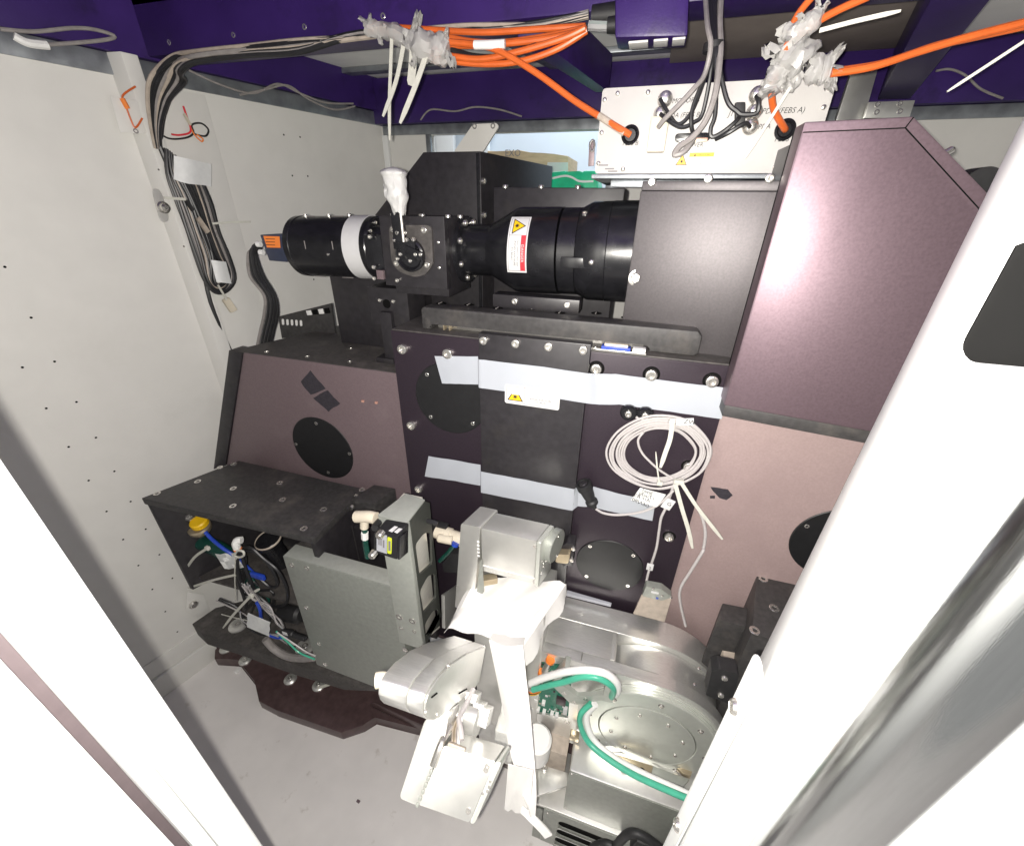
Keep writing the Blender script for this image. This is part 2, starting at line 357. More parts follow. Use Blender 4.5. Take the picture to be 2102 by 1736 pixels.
# the lit room seen through the window
fr = struct(obj('far_room_wall', box((-2.6,3.3,-1.75), (1.6,3.34,1.5), 0), 'glassw'))
for i, x in enumerate((-1.585,-1.30,-1.215)):
    obj('window_mullion', box((x,3.22,-1.2), (x+(.16,.035,.05)[i],3.27,1.2), .003), 'frame', fr)
cbx = thing('cardboard_box', 'torn brown cardboard box seen through the back window', 'box', (-.6,2.5,-.3))
top = [f8(610,325),f8(760,340),f8(930,318),f8(1060,345),f8(1180,350),f8(1300,360),f8(1440,380)]
ps = [AY(p,2.35) for p in top]; e0 = ps[-1]; s0 = ps[0]
obj('carton', prism(ps+[V((e0.x,2.35,-.35)),V((s0.x,2.35,-.35))], (0,.3,0), .004), 'card', cbx)
obj('paper_label', prism([AY(f8(*c),2.345) for c in [(1230,445),(1438,445),(1438,600),(1200,600)]], (0,.003,0), 0), 'label', cbx)
words('EXO', AY(f8(790,385),2.346), X1, Z1, .03, 'gink', cbx)
gb = thing('taped_carton', 'low carton wrapped in shiny green tape below the window sill line', 'box', (-.32,2.2,-.3))
gt = [AY(f8(*c),2.15) for c in [(1270,545),(1400,532),(1440,540),(1560,560),(1600,532),(1720,530)]]
g = obj('tape_wrap', prism(gt+[V((gt[-1].x+.06,2.15,-.04)),V((gt[0].x-.1,2.15,-.04))], (0,.18,0), .01), 'gtape', gb)
obj('carton', box((gt[0].x-.1,2.16,-.5), (gt[-1].x+.06,2.32,-.03), .003), 'card', gb)
obj('tape_edge', strap([AY(f8(*c),2.14) for c in [(1275,610),(1400,585),(1480,600),(1560,640),(1700,640)]], .008, .002, NF), 'white', gb)
# ---------------------------------------------------------------- left wall post and the cables along it
sa, sb = wall_s((232,160)), wall_s((283,160))
po = thing('wall_post', 'white sheet metal post on the left wall behind the cable loops', 'post', W((sa+sb)/2,-1.75,.02))
obj('post_body', prism([W(sa,-1.75),W(sb,-1.75),W(sb,-1.75,.045),W(sa+.02,-1.75,.045)], (0,0,2.085), .004), 'wall', po)
obj('side_flange', prism([W(sb+.001,-1.75),W(sb+.16,-1.75),W(sb+.16,-1.75,.006),W(sb+.001,-1.75,.006)], (0,0,2.03), .002), 'wall', po)
obj('hanger_plate', prism([AN(r1(*c), W(0,0,.0455), ND) for c in [(640,560),(800,590),(850,780),(700,775)]], ND*.002, .0008), 'wall', po)
def wl(p, off): return AN(p, W(0,0,off), ND)
obj('red_wire', tube([wl(r1(*c),.052) for c in [(790,505),(715,560),(735,620),(760,690),(790,745),(830,690)]], .0022), 'orange', po)
obj('red_sleeve', tube([wl(r1(*c),.053) for c in [(712,575),(745,635)]], .006), 'olabel', po)
screw(po, wl(r1(792,765),.047), ND, .006, 'flat'); screw(po, wl(r1(925,990),.046), ND, .0025, 'flat'); screw(po, wl(r1(1072,1437),.046), ND, .0025, 'flat')
ba = thing('door_catch', 'small steel ball catch on a clear pad on the left wall post', 'catch', wl(r1(930,1210),.05))
obj('pad', prism(rpoly([wl(r1(*c),.0465) for c in [(880,1095),(935,1105),(990,1290),(935,1300)]],.02), ND*.003, .001), 'bag', ba)
obj('catch_body', lathe(wl(r1(945,1210),.048), ND, [(0,.016),(.012,.016),(.016,.012),(.028,.011),(.034,.006)], 20), 'steel', ba)
wc = thing('hung_cable_loop', 'long grey cable loop tied to the left wall post', 'cable', wl(f3(640,1500),.07))
rnd = random.Random(3)
for i in range(14):
    d = i*7.2; o_ = .06+rnd.random()*.02
    pts = [(390+d*.6,640+d*.5),(400+d*.9,800),(455+d*1.2,960),(520+d*1.3,1150),(585+d*1.2,1330),(640+d*.7,1480),(710+d*.3,1560-d*.6),(790-d*.2,1550-d*.9),(835-d*.9,1470-d),(800-d*1.1,1330),(740-d*1.2,1170),(690-d*1.2,1000),(640-d*1.3,860),(590-d*1.2,740)]
    pts = [(x+rnd.uniform(-5,5), y+rnd.uniform(-5,5)) for x, y in pts]
    obj('cable_turn', tube([wl(f3(*c),o_) for c in pts], .0042, 7, 4), rnd.choice(['grey','grey','tan','cable','cable']), wc)
obj('paper_flag', quad_sheet([[wl(f3(445+i*48, 685+i*11+j*38+(0 if j<4 else 8*math.sin(i))), .088+.012*math.sin(i*.9)) for i in range(6)] for j in range(5)], .0012, ND), 'paper', wc)
obj('paper_flag', quad_sheet([[wl(f3(682+i*24+j*9, 1352+j*35+i*3), .085+.006*math.sin(i)) for i in range(5)] for j in range(5)], .0012, ND), 'paper', wc)
obj('zip_tie', strap([wl(f3(*c),.09) for c in [(380,955),(460,960),(520,965)]], .007, .002, ND), 'tie', wc)
obj('tie_tail', strap([wl(f3(*c),.095) for c in [(690,1120),(800,1112),(935,1108)]], .006, .0018, ND), 'tie', wc)
obj('connector', obox(wl(f3(630,1130),.095), V((.4,.1,-.9)), ND, V((.9,0,.4)), .045, .012, .018, .002), 'tan', wc)
obj('connector', obox(wl(f3(545,1005),.095), V((.4,.1,-.9)), ND, V((.9,0,.4)), .03, .010, .014, .002), 'cable', wc)
obj('plug', obox(wl(f3(800,1640),.085), V((.35,.1,-.93)), ND, V((.9,0,.35)), .045, .016, .034, .003), 'cream', wc)
obj('plug_latch', obox(wl(f3(755,1560),.092), V((.25,.1,-.95)), ND, V((.9,0,.35)), .05, .006, .008, .001), 'tie', wc)
bu = thing('cable_bundle', 'thick bundle of black and grey cables curving off the cross beam', 'cable', wl(f3(330,500),.08))
for i in range(9):
    a = i*9
    pts = [wl(f3(330+a*.4,640),.06), wl(f3(300+a*.8,500),.075), wl(f3(278+a*1.9,330),.09), wl(f3(300+a*3.0,180+a*.5),.12)]
    pts += [AY(r1(1000+a*.8,345+a*1.3-14), 1.09-rnd.random()*.03), AY(r1(1150,300+a*.9), 1.085-rnd.random()*.03), AY(r1(1450,268+a*.8),1.085), AY(r1(1750,235+a*1.0),1.08), AY(r2(150,205+rnd.uniform(-20,25)),1.085), AY(r2(700,170+rnd.uniform(-15,25)),1.085), AY(r2(1150,150+rnd.uniform(-15,15)),1.085), AY(r2(1480,80+rnd.uniform(-10,15)),1.085)]
    obj('cable', tube(pts, .0052, 7, 5), ['tan','cable','cable','grey','tan','cable','grey','cable','cable'][i], bu)
obj('bundle_end', lathe(AY(r2(1500,95),1.08), X1, [(0,.016),(.05,.018),(.06,.012)], 16), 'rubber', bu)
lc = tag(obj('wall_cable', tube([wl(f3(*c),.06) for c in [(450,150),(420,300),(375,440),(360,560),(360,640)]]+[wl((400,470),.05),wl((432,620),.045),wl((480,735),.03)], .0065, 8), 'cable'), 'single black cable hanging down the left wall to the rose panel', 'cable')
rw = thing('wire_loop', 'thin red and black wire loop hanging from the left wall trim', 'wire', wl(f3(600,540),.03))
obj('wire', tube([wl(f3(*c),.03) for c in [(335,500),(380,560),(440,580),(530,570),(570,540),(560,490),(620,480),(665,520),(650,560),(600,555),(575,545)]], .0025), 'rubber', rw)
obj('wire', tube([wl(f3(*c),.034) for c in [(505,370),(525,430),(550,500),(545,540),(480,555),(430,550)]], .0025), 'red', rw)
obj('wire', tube([wl(f3(*c),.032) for c in [(550,500),(575,550),(620,595),(630,580),(590,550)]], .002), 'olabel', rw)
obj('connector', obox(wl(f3(530,455),.034), V((.3,.1,-.95)), ND, V((.95,0,.3)), .03, .008, .008, .001), 'cream', rw)
for lbl, pts in (('thin grey wire drooping under the purple beam in the far left corner',[(1100,410),(1300,500),(1480,545),(1620,490),(1750,545),(1900,600),(2060,605)]),('second thin grey wire looping beside the first in the far left corner',[(1400,555),(1560,520),(1680,500),(1800,580),(1950,640),(2070,620)])):
    tag(obj('thin_wire', tube([wl(r1(*c),.06) for c in pts], .003), 'grey'), lbl, 'wire')
tag(obj('thin_wire', tube([AY(r2(*c),1.82) for c in [(500,700),(560,640),(700,650),(820,625),(960,640),(1090,680)]], .003), 'grey'), 'thin dark wire along the purple beam above the back window', 'wire')
tag(obj('thin_wire', tube([wl(r1(*c),.05) for c in [(0,170),(200,185),(420,165),(560,175),(670,215),(560,240),(280,262)]], .004), 'grey'), 'dark wire loop under the purple beam at the upper left', 'wire')
tag(obj('white_sleeve', tube([wl(r1(*c),.055) for c in [(80,210),(160,250),(280,265)]], .0085), 'white'), 'white sleeve lying on the trim at the upper left', 'sleeve')
# ================================================================== warning labels
def poly2(pts, mp, h, m, name, parent, cuts=0, th=.0004):
    bm = B()
    if cuts and len(pts) == 3:
        n = 8; P = [V((*q,0)) for q in pts]; g = {}
        for i in range(n+1):
            for j in range(n+1-i): g[i,j] = bm.verts.new(P[0]+(P[1]-P[0])*(i/n)+(P[2]-P[0])*(j/n))
        for i in range(n):
            for j in range(n-i):
                bm.faces.new((g[i,j],g[i+1,j],g[i,j+1]))
                if i+j < n-1: bm.faces.new((g[i+1,j],g[i+1,j+1],g[i,j+1]))
    elif cuts and len(pts) != 16:
        xs_ = [q[0] for q in pts]; ys_ = [q[1] for q in pts]; n = 24
        v = [[bm.verts.new((min(xs_)+(max(xs_)-min(xs_))*i/n, y, 0)) for i in range(n+1)] for y in (min(ys_), max(ys_))]
        for i in range(n): bm.faces.new((v[0][i],v[0][i+1],v[1][i+1],v[1][i]))
    else: bm.faces.new([bm.verts.new((a,b,0)) for a, b in pts])
    r = bmesh.ops.extrude_face_region(bm, geom=bm.faces[:])
    for g_ in r['geom']:
        if isinstance(g_, bmesh.types.BMVert): g_.co.z = -th
    for v in bm.verts: v.co = mp(v.co.x, v.co.y, h+v.co.z)
    return obj(name, bm, m, parent)
def planar(o, u, v, n):
    o, u, v, n = V(o), V(u).normalized(), V(v).normalized(), V(n).normalized()
    return lambda a, b, h: o+u*a+v*b+n*h
def laser_sticker(parent, mp, w, h, kind='danger', cuts=0):
    s = poly2(rrect(0,0,w,h,h*.1,4), mp, .0006, 'label', 'warning_label', parent, cuts, .0006)
    k = lambda pts, hh, m, nm: poly2(pts, mp, hh, m, nm, s, max(0,cuts-1))
    L = w*.36; t = h*.012+.0004
    for a0, b0, a1, b1 in ((w*.03,h*.06,w*.97,h*.06+t),(w*.03,h*.94-t,w*.97,h*.94),(w*.03,h*.06,w*.03+t,h*.94),(w*.97-t,h*.06,w*.97,h*.94),(L,h*.06,L+t,h*.94)):
        k([(a0,b0),(a1,b0),(a1,b1),(a0,b1)], .0008, 'gink', 'border_line')
    cx = w*.195; hw = min(w*.135, h*.44); by = h*.2; ty = by+hw*1.7
    k([(cx-hw*1.1,by-hw*.06),(cx+hw*1.1,by-hw*.06),(cx,ty+hw*.12)], .0008, 'ink', 'triangle_border')
    k([(cx-hw*.88,by+hw*.06),(cx+hw*.88,by+hw*.06),(cx,ty-hw*.12)], .0011, 'yellow', 'triangle')
    if kind == 'taped': k([(cx-hw*.52,by+hw*.86),(cx+hw*.52,by+hw*.86),(cx,ty+hw*.14)], .0014, 'label', 'tape_haze')
    cy = by+hw*.55; star = []
    for i in range(16):
        a = 2*math.pi*i/16; rr = hw*(.42 if i%2 == 0 else .15); star.append((cx+rr*math.cos(a), cy+rr*math.sin(a)))
    k(star, .0016, 'ink', 'starburst')
    bend = lambda x0, y0: (lambda x, y: mp(x0+x, y0+y, .0016))
    def tx(s_, y0, hh, m): words(s_, (0,0,0), X1, Z1, hh, m, s, align='CENTER', bend=bend((L+w*.97)/2, y0))
    band = {'danger':'red','taped':'fade','caution':'yellow'}[kind]
    k([(L+t,h*.68),(w*.97-t,h*.68),(w*.97-t,h*.92),(L+t,h*.92)], .0009, band, 'signal_band')
    tx('\u25B2 CAUTION' if kind == 'caution' else 'DANGER', h*.725, h*.135, 'ink' if kind == 'caution' else 'label')
    tx('Laser radiation when open', h*.52, h*.075, 'gink' if kind == 'taped' else 'ink')
    tx('AVOID EXPOSURE', h*.36, h*.095, 'ink'); tx('TO BEAM', h*.22, h*.095, 'ink')
    return s
# ================================================================== optical bench: rose wing panel on the left
YW = .90
wg = thing('rose_wing_cover', 'rose brown sloped side cover behind the black open box', 'machine cover', (-.95,.95,-1.5))
a_, b_, c_ = AY((500,725),YW), AY((805,765),YW), AY((465,955),YW)
zt = -.404
obj('front_panel', prism([(a_.x,YW,zt),(-.52,YW,zt),(-.52,YW,-1.5),(-1.30,YW,-1.5),(-1.30,YW,-.98),(c_.x,YW,c_.z)], (0,.05,0), .003), 'rose', wg)
tl, bl = AY((472,718),YW), AY((440,962),YW)
obj('edge_trim', prism([(tl.x,YW-.004,tl.z),(a_.x-.002,YW-.004,a_.z),(c_.x-.002,YW-.004,c_.z),(bl.x,YW-.004,bl.z)], (0,.05,0), .002), 'black', wg)
tb = [AZ(q,zt) for q in [(474,720),(500,727),(820,766),(1000,700),(700,678)]]
obj('top_panel', prism([(tl.x+.004,YW+.002,zt+.001),(-.5,YW+.002,zt+.001),(-.5,1.5,zt+.001),(tl.x+.19,1.5,zt+.001)], (0,0,-.012), .001), 'dusty', wg)
for c in [(290,1105),(560,1137),(843,1170),(850,1083)]: screw(wg, AZ(r4(*c),zt+.001), Z1, .007, 'flat')
dpts = [AY(q1(*c),YW) for c in [(1193,72),(1070,200),(1397,258),(1267,373)]]
dc = sum(dpts, V())/4; dr = sum((p-dc).length for p in dpts)/4
dk = obj('port_disc', disc(dc+V((0,.001,0)), NF, dr*1.10, .003), 'disc', wg)
for p in dpts: screw(dk, V((dc.x,YW-.002,dc.z))+(p-dc)*.95, NF, .0055, 'flat')
def patch(parent, pts, n, m='residue', th=.0007, name='glue_mark', sd=1):
    rg = random.Random(sd); pts = [V(p) for p in pts]; out = []
    for i in range(len(pts)):
        a, b = pts[i], pts[(i+1)%len(pts)]; L = (b-a).length
        for j in range(4): out.append(a.lerp(b, j/4)+V((rg.uniform(-1,1),0,rg.uniform(-1,1)))*L*.028)
    return obj(name, prism(out, V(n).normalized()*th, 0), m, parent)
patch(wg, [AY(r4(*c),YW) for c in [(515,1305),(580,1228),(680,1350),(585,1392)]], NF, sd=2)
patch(wg, [AY(r4(*c),YW) for c in [(600,1410),(695,1358),(778,1450),(700,1500)]], NF, sd=4)
for c in [(930,1433),(1020,1443)]: obj('stub', obox(AY(r4(*c),YW-.002), X1, Z1, NF, .007, .006, .006, .001), 'copper', wg)
# ---------------------------------------------------------------- centre plate
YP = .85; ZP = -.268
cp = thing('mauve_plate', 'dark mauve bolted centre plate carrying the taped black cover', 'machine plate', (-.18,.9,-1.4))
obj('plate', box((-.562,YP,-1.4), (.199,YP+.03,ZP-.003), .002), 'mauve', cp)
obj('plate_top', box((-.560,YP+.003,ZP-.05), (.197,1.02,ZP), .002), 'dusty', cp)
for c, k in [((1200,1083),0),((1500,1113),0),((1258,1590),0)]: screw(cp, AY(r4(*c),YP), NF, .0125)
for c in [(750,1216),(1117,1255),(1520,1297)]:
    p = AY(r5(*c),YP); obj('counterbore', disc(p+V((0,.0005,0)), NF, .0175, .0012), 'hole', cp); screw(cp, p, NF, .0125)
for c in [(438,402)]: screw(cp, AY(q2(*c),YP), NF, .0125)
for c in [(740,1092),(868,625)]:
    p = AY(q3(*c),YP); obj('counterbore', disc(p+V((0,.0005,0)), NF, .0155, .0012), 'hole', cp); screw(cp, p, NF, .0115)
def port(center, r, parent, boltr, rot):
    d = obj('port_disc', disc(center+V((0,.0005,0)), NF, r, .003), 'disc', parent)
    for i in range(4):
        a = math.radians(rot+90*i); screw(d, center+V((math.cos(a)*boltr,-.0025,math.sin(a)*boltr)), NF, .005, 'flat')
port(V((-.4135,YP,-.431)), .096, cp, .083, 45)
port(AY(q3(340,1288),YP), .090, cp, .080, 46)
for c in [(967,1497),(1077,1510)]:
    p = AY(r5(*c),YP); obj('spacer', lathe(p, NF, [(0,.018),(.012,.018),(.015,.015)], 24), 'gloss', cp); screw(cp, p+V((0,-.015,0)), NF, .0075)
cv = thing('black_cover', 'flat black cover bolted over the centre plate under the tape strips', 'machine cover', (-.2,.83,-1.0))
YC = .826
x0, x1 = AY((982,690),YC).x, AY((1213,712),YC).x
obj('cover_panel', prism([(x0,YC,-.249),(x1,YC,-.249),(x1,YC,-1.02),(x0,YC,-1.02)], (0,.0235,0), .002), 'black', cv)
for c in [(1737,1027),(1950,1047)]: screw(cv, AY(r4(*c),YC), NF, .0095)
for c in [(433,1068),(664,1090)]: screw(cv, AY(r5(*c),YC), NF, .0095)
p0 = AY((1038,828),YC); p1 = AY((1145,833),YC)
sw = .128; laser_sticker(cv, planar(V((AY((1037,826),YC).x,YC-.0022,-.406)), X1, Z1, NF), sw, .047, 'taped')
# ---------------------------------------------------------------- long black bar on the plate top, with its connector slot
br = thing('black_rail_bar', 'long thick black bar with countersunk holes on top of the centre plate', 'machine bar', (-.18,.91,ZP))
YB = .878
bx0, bx1 = AY((865,650),YB).x, AY((1440,700),YB).x; zb = AY((1300,668),YB).z; sx = AY((1332,710),YB).x; lx = AY((884,670),YB).x
obj('bar', prism([(bx0,YB,ZP+.001),(lx,YB,ZP+.001),(lx,YB,ZP+.018),(sx,YB,ZP+.018),(sx,YB,ZP+.001),(bx1-.008,YB,ZP+.001),(bx1,YB,ZP+.008),(bx1,YB,zb-.01),(bx1-.01,YB,zb),(bx0+.006,YB,zb),(bx0,YB,zb-.006)], (0,.05,0), .004, 3), 'worn', br)
for p in [r5(90,815),r5(325,818),r5(505,845),r5(748,848),r5(948,877),r5(1205,882),r5(1430,910),r4(1447,782),r4(1635,792)]:
    P = AZ(p, zb); h_ = obj('countersink', lathe(P+V((0,0,-.0002)), Z1, [(0,.011),(.0008,.011),(.0009,.009)], 20), 'hole', br)
    obj('slot_pin', obox(P+V((0,0,.0014)), Y1, X1, Z1, .018, .0022, .0012, 0), 'grey', h_)
obj('rail', box((lx+.01,YB+.02,ZP+.0005), (sx-.01,YB+.04,ZP+.017), .002), 'steel', br)
for x in (lx+.03, lx+.045): obj('rail_stop', box((x,YB+.004,ZP+.001), (x+.004,YB+.018,ZP+.018), .001), 'brass', br)
dcn = thing('blue_connector', 'blue multi pin connector in the slot under the black bar', 'connector', AZ(r5(890,1085),ZP))
P = AZ(r5(880,1092),ZP)
obj('shell', box((P.x-.030,P.y-.014,ZP+.0005), (P.x+.030,P.y+.006,ZP+.010), .002), 'blue', dcn)
obj('face', box((P.x-.024,P.y-.012,ZP+.010), (P.x+.024,P.y+.002,ZP+.0155), .001), 'cream', dcn)
obj('bracket', box((P.x-.05,P.y-.018,ZP+.0002), (P.x+.062,P.y-.010,ZP+.004), .001), 'steel', dcn)
obj('block', box((P.x+.034,P.y-.016,ZP+.0045), (P.x+.060,P.y+.002,ZP+.012), .001), 'white', dcn)
for d in (-.042,.045): screw(dcn, (P.x+d,P.y-.012,ZP+.004), Z1, .004, 'pan')
# ---------------------------------------------------------------- tape strips
def tape_strip(lbl, top, bot, wob):
    rows = []
    for i, (t, b, Y) in enumerate(zip(top, bot, wob)):
        T, Bt = AY(t,Y), AY(b,Y); rows.append([T.lerp(Bt, j/4) for j in range(5)])
    R2 = []
    for i in range(len(rows)-1):
        for k in range(4): R2.append([rows[i][j].lerp(rows[i+1][j], k/4)+V((0,-.0012*abs(math.sin(i*7+k*2.1+j*1.3))*(1 if 0 < k else 0),0)) for j in range(5)])
    R2.append(rows[-1])
    return tag(obj('tape_strip', quad_sheet(R2, .0008, NF), 'tape'), lbl, 'tape', 'tape strips across the centre plate')
yc, yp = YC-.0016, YP-.0046
tape_strip('upper pale blue tape strip across the black cover and the danger label',
  [r4(1408,1133),r4(1560,1134),r4(1697,1135),r4(1701,1155),r5(0,1158),r5(400,1205),r5(690,1248),r5(740,1250),r5(880,1252),r5(1240,1300),r5(1638,1347)],
  [r4(1458,1315),r4(1580,1318),r4(1699,1322),r4(1703,1343),r5(0,1348),r5(400,1400),r5(670,1445),r5(770,1456),r5(905,1455),r5(1240,1502),r5(1585,1552)],
  [yp,yp,yp,yc,yc,yc,yc,(yp+yc)/2,yp,yp,yp])
tape_strip('lower pale blue tape strip across the black cover and the round connector',
  [q2(500,187),q2(680,215),q2(846,245),q2(850,290),q2(1150,345),q2(1468,408),q2(1500,385),q2(1600,390),q3(440,818),q3(650,852)],
  [q2(475,322),q2(680,352),q2(846,384),q2(850,430),q2(1150,488),q2(1455,550),q2(1495,520),q2(1585,525),q3(400,938),q3(628,990)],
  [yp,yp,yp,yc,yc,yc,(yp+yc)/2,yp,yp,yp])
# ---------------------------------------------------------------- charcoal box, violet cover and pink panel on the right
db = thing('charcoal_box', 'charcoal anodised box under the white connector box', 'machine cover', (.1,1.1,ZP))
YD = .925
l_ = AY((1318,372),YD); zt2 = l_.z
obj('front_panel', prism([(l_.x,YD,zt2-.016),(.42,YD,zt2-.016),(.42,YD,ZP-.02),(AY((1279,645),YD).x,YD,ZP-.02)], (0,.3,0), .002), 'char', db)
obj('top_flange', prism([(l_.x+.001,YD+.001,zt2-.0155),(.42,YD+.001,zt2-.0155),(.42,YD+.001,zt2),(l_.x+.001,YD+.001,zt2)], (0,.298,0), .002), 'char', db)
for c in [(1850,1048)]: screw(db, AY(r2(*c),YD-.002)+V((0,0,-.004)), NF, .007)
for c in [(237,1045),(583,1045)]: screw(db, AY(r3(*c),YD-.002), NF, .0075)
screw(db, AY(r5(1012,611),YD), NF, .0105, 'hex')
vb = thing('violet_cover', 'large violet brown anodised cover with a cut corner on the right', 'machine cover', (.35,.84,-.36))
YV = .80
pv = [AY(q,YV) for q in [(1660,250),(1862,243)]]; slope = AY((2030,440),YV)-pv[1]
pd = pv[1]+slope*1.35
out = [V((.187,YV,pv[0].z)), V((pv[1].x,YV,pv[0].z)), V((pd.x,YV,pd.z)), V((pd.x,YV,-.333)), V((.187,YV,-.333))]
obj('cover_frame', prism(out, (0,.045,0), .003), 'violet', vb)
i0 = [AY(r3(*c),YV-.0012) for c in [(830,772),(1352,762),(1785,1290)]]
inn = [V((.1885,YV-.0012,i0[0].z)), V((i0[1].x,YV-.0012,i0[0].z)), V((i0[2].x,YV-.0012,i0[2].z)), V((pd.x-.004,YV-.0012,i0[2].z-.06)), V((pd.x-.004,YV-.0012,-.331)), V((.1885,YV-.0012,-.331))]
obj('cover_panel', prism(inn, (0,.01,0), .001), 'violet', vb)
obj('bottom_lip', box((.19,YV+.004,-.358), (pd.x,YV+.06,-.334), .002), 'worn', vb)
obj('back_box', prism([V((.199,YV+.0455,.095)),V((pv[1].x-.01,YV+.0455,.095)),V((pd.x-.02,YV+.0455,pd.z)),V((pd.x-.02,YV+.0455,-.33)),V((.199,YV+.0455,-.33))], (0,.25,0), .002), 'black', vb)
obj('gap_shade', prism([V((.1885,YV+.0452,.105)),V((.194,YV+.0452,.105)),V((.194,YV+.0452,-.33)),V((.1885,YV+.0452,-.33))], (0,.012,0), .001), 'hole', vb)  # black strip stands in for the dark gap behind the cover
grip_ = lambda: obj('grip', prism(rpoly([AY(f10(*c),YV+.03) for c in [(470,490),(560,420),(640,398),(705,420),(715,470),(680,520),(575,582)]],.02), (0,.035,0), .006, 3), 'rubber', vb)
catch_ = lambda: obj('catch', lathe(AY(f10(392,332),YV+.02), V((.8,0,.6)), [(-.004,.005),(.007,.005),(.009,.003)], 14), 'steel', vb)
obj('warning_corner', prism([AY(f10(*c),YV-.0018) for c in [(70,1650),(135,1590),(160,1655)]], (0,-.0006,0), 0), 'yellow', vb)
def seam(parent, a, b, wd, m='hole'):
    a, b = V(a), V(b); d = (b-a).normalized(); s = NF.cross(d).normalized()*wd/2
    return obj('fold_seam', prism([a-s,b-s,b+s,a+s], (0,.002,0), 0), m, parent)
sy = lambda p: V((p.x, YV-.0016, p.z))
seam(vb, sy(inn[0]), sy(inn[1]), .0014); seam(vb, sy(inn[1]), sy(inn[2]), .0014); seam(vb, sy(inn[1]), V((out[1].x,YV-.0004,out[1].z-.001)), .0012)
def yaw_children(t, x0, k):
    for ch in t.children:
        if len(ch.data.vertices) and ch.data.users == 1:
            for v in ch.data.vertices:
                v.co.y -= (v.co.x+WORLD[ch].x-x0)*k
        else: ch.location.y -= (WORLD[ch].x-x0)*k
yaw_children(vb, .19, .15); yaw_children(db, -.03, .10); grip_(); catch_()  # both covers turned slightly to shift the flash highlight to the right
pk = thing('pink_panel', 'faded pink anodised panel under the violet cover', 'machine panel', (.5,.9,-1.4))
YK = .865
obj('panel', box((.2005,YK,-1.4), (1.0,YK+.03,-.352), .003), 'pink', pk)
rdc = AY(q6(640,460),YK)
port(V((rdc.x,YK,rdc.z)), .098, pk, .085, 155)
patch(pk, [AY(q3(*c),YK) for c in [(1015,765),(1130,780),(1165,820),(1120,850),(1075,838),(1040,800)]], NF, sd=5)
patch(pk, [AY(q3(*c),YK) for c in [(1012,822),(1045,822),(1045,840),(1012,840)]], NF, sd=6)
rb = thing('black_block', 'matt black bolted block standing before the pink panel by the white post', 'machine block', (.45,.8,-1.4))
A0 = AZ((1555,1161),-.80)
obj('block', prism([A0,V((A0.x+.40,A0.y+.02,-.80)),V((A0.x+.34,A0.y-.24,-.80)),V((A0.x-.052,A0.y-.21,-.80))], (0,0,-.6), .003), 'worn', rb)
for c in [(1418,1330),(1367,1377),(1440,1572),(1310,1720)]: screw(rb, AZ(q3(*c),-.80), Z1, .0105, 'flat')
S0 = AZ((1483,1237),-.87)
obj('step_block', prism([S0,V((S0.x+.085,S0.y+.004,-.87)),V((S0.x+.06,S0.y-.055,-.87)),V((S0.x-.018,S0.y-.055,-.87))], (0,0,-.5), .003), 'worn', rb)
# ================================================================== black housings behind the optics
hs = thing('black_housing', 'tall black housing with a slanted shoulder under the back window', 'machine housing', (-.7,1.35,-.4))
YH = 1.22
hp = [AY(c,YH) for c in [r2(205,1290),r2(515,895),r2(848,882)]]
ztop = hp[2].z; rx = hp[2].x
hp = [V((hp[0].x,YH,hp[0].z)), V((hp[1].x,YH,ztop)), V((rx,YH,ztop)), V((rx,YH,-.38)), V((hp[0].x,YH,-.38))]
ev = AZ(r2(1270,970), ztop)-V((rx,YH,ztop)); ev.z = 0
obj('housing_body', prism(hp, ev, .003), 'black', hs)
obj('corner_seam', box((rx-.012,YH-.002,-.3), (rx-.002,YH+.004,ztop-.004), .001), 'gloss', hs)
sn = V((ev.y,-ev.x,0)).normalized()
for c in [(862,1057),(865,1255)]: screw(hs, AN(r2(*c), V((rx,YH,0)), sn), sn, .0085)
for c in [(990,1095),(1200,1095),(1415,1095)]: pass
st = thing('grey_strut', 'grey painted strut plate running up behind the black housing', 'strut', AY(r2(800,885),1.5))
obj('strut_plate', prism(rpoly([AY(r2(*c),1.5) for c in [(690,890),(805,725),(945,718),(955,740),(860,890)]],.01), (0,.01,0), .001), 'wall', st)
for c in [(815,737),(922,735)]: screw(st, AY(r2(*c),1.5), NF, .008, 'flat')
sb_ = thing('black_box', 'low black box behind the lens tube with bright screws on top', 'machine housing', (-.3,1.3,-.4))
YS = 1.16
q0, q9 = AY(r2(925,1092),YS), AY(r2(1690,1115),YS)
obj('box_body', box((q0.x,YS,-.4), (q9.x,YS+.16,q0.z), .003), 'black', sb_)
for c in [(990,1095),(1200,1095),(1415,1095)]: screw(sb_, V((AY(r2(*c),YS).x,YS+.006,q0.z)), Z1, .0075)
lb = thing('black_pedestal', 'black pedestal box standing on the rose cover under the lens tube', 'machine housing', (-.75,1.1,zt))
YL = 1.08
u0, u1 = AY(r4(705,590),YL), AY(r4(1035,990),YL)
obj('pedestal', box((u0.x,YL,zt+.002), (u1.x+.12,YL+.16,u0.z), .003), 'black', lb)
obj('white_edge', box((u0.x-.004,YL+.02,zt+.01), (u0.x-.001,YL+.12,zt+.11), .0005), 'wall', lb)
m0 = AY(r4(955,665),.98); m1 = AY(r4(1222,690),.98)
obj('clamp_block', box((m0.x,.98,-.30), (m1.x,1.075,m1.z), .002), 'black', lb)
obj('clamp_leg', box((AY(r4(1045,900),.965).x,.965,zt+.002), (AY(r4(1120,900),.965).x,1.0,-.26), .002), 'black', lb)
obj('leg_foot', box((AY(r4(1010,1100),.955).x,.955,zt+.0015), (AY(r4(1125,1100),.955).x,.995,zt+.016), .002), 'black', lb)
for c in [(1045,760),(1135,768)]: screw(lb, AY(r4(*c),.98), NF, .005)
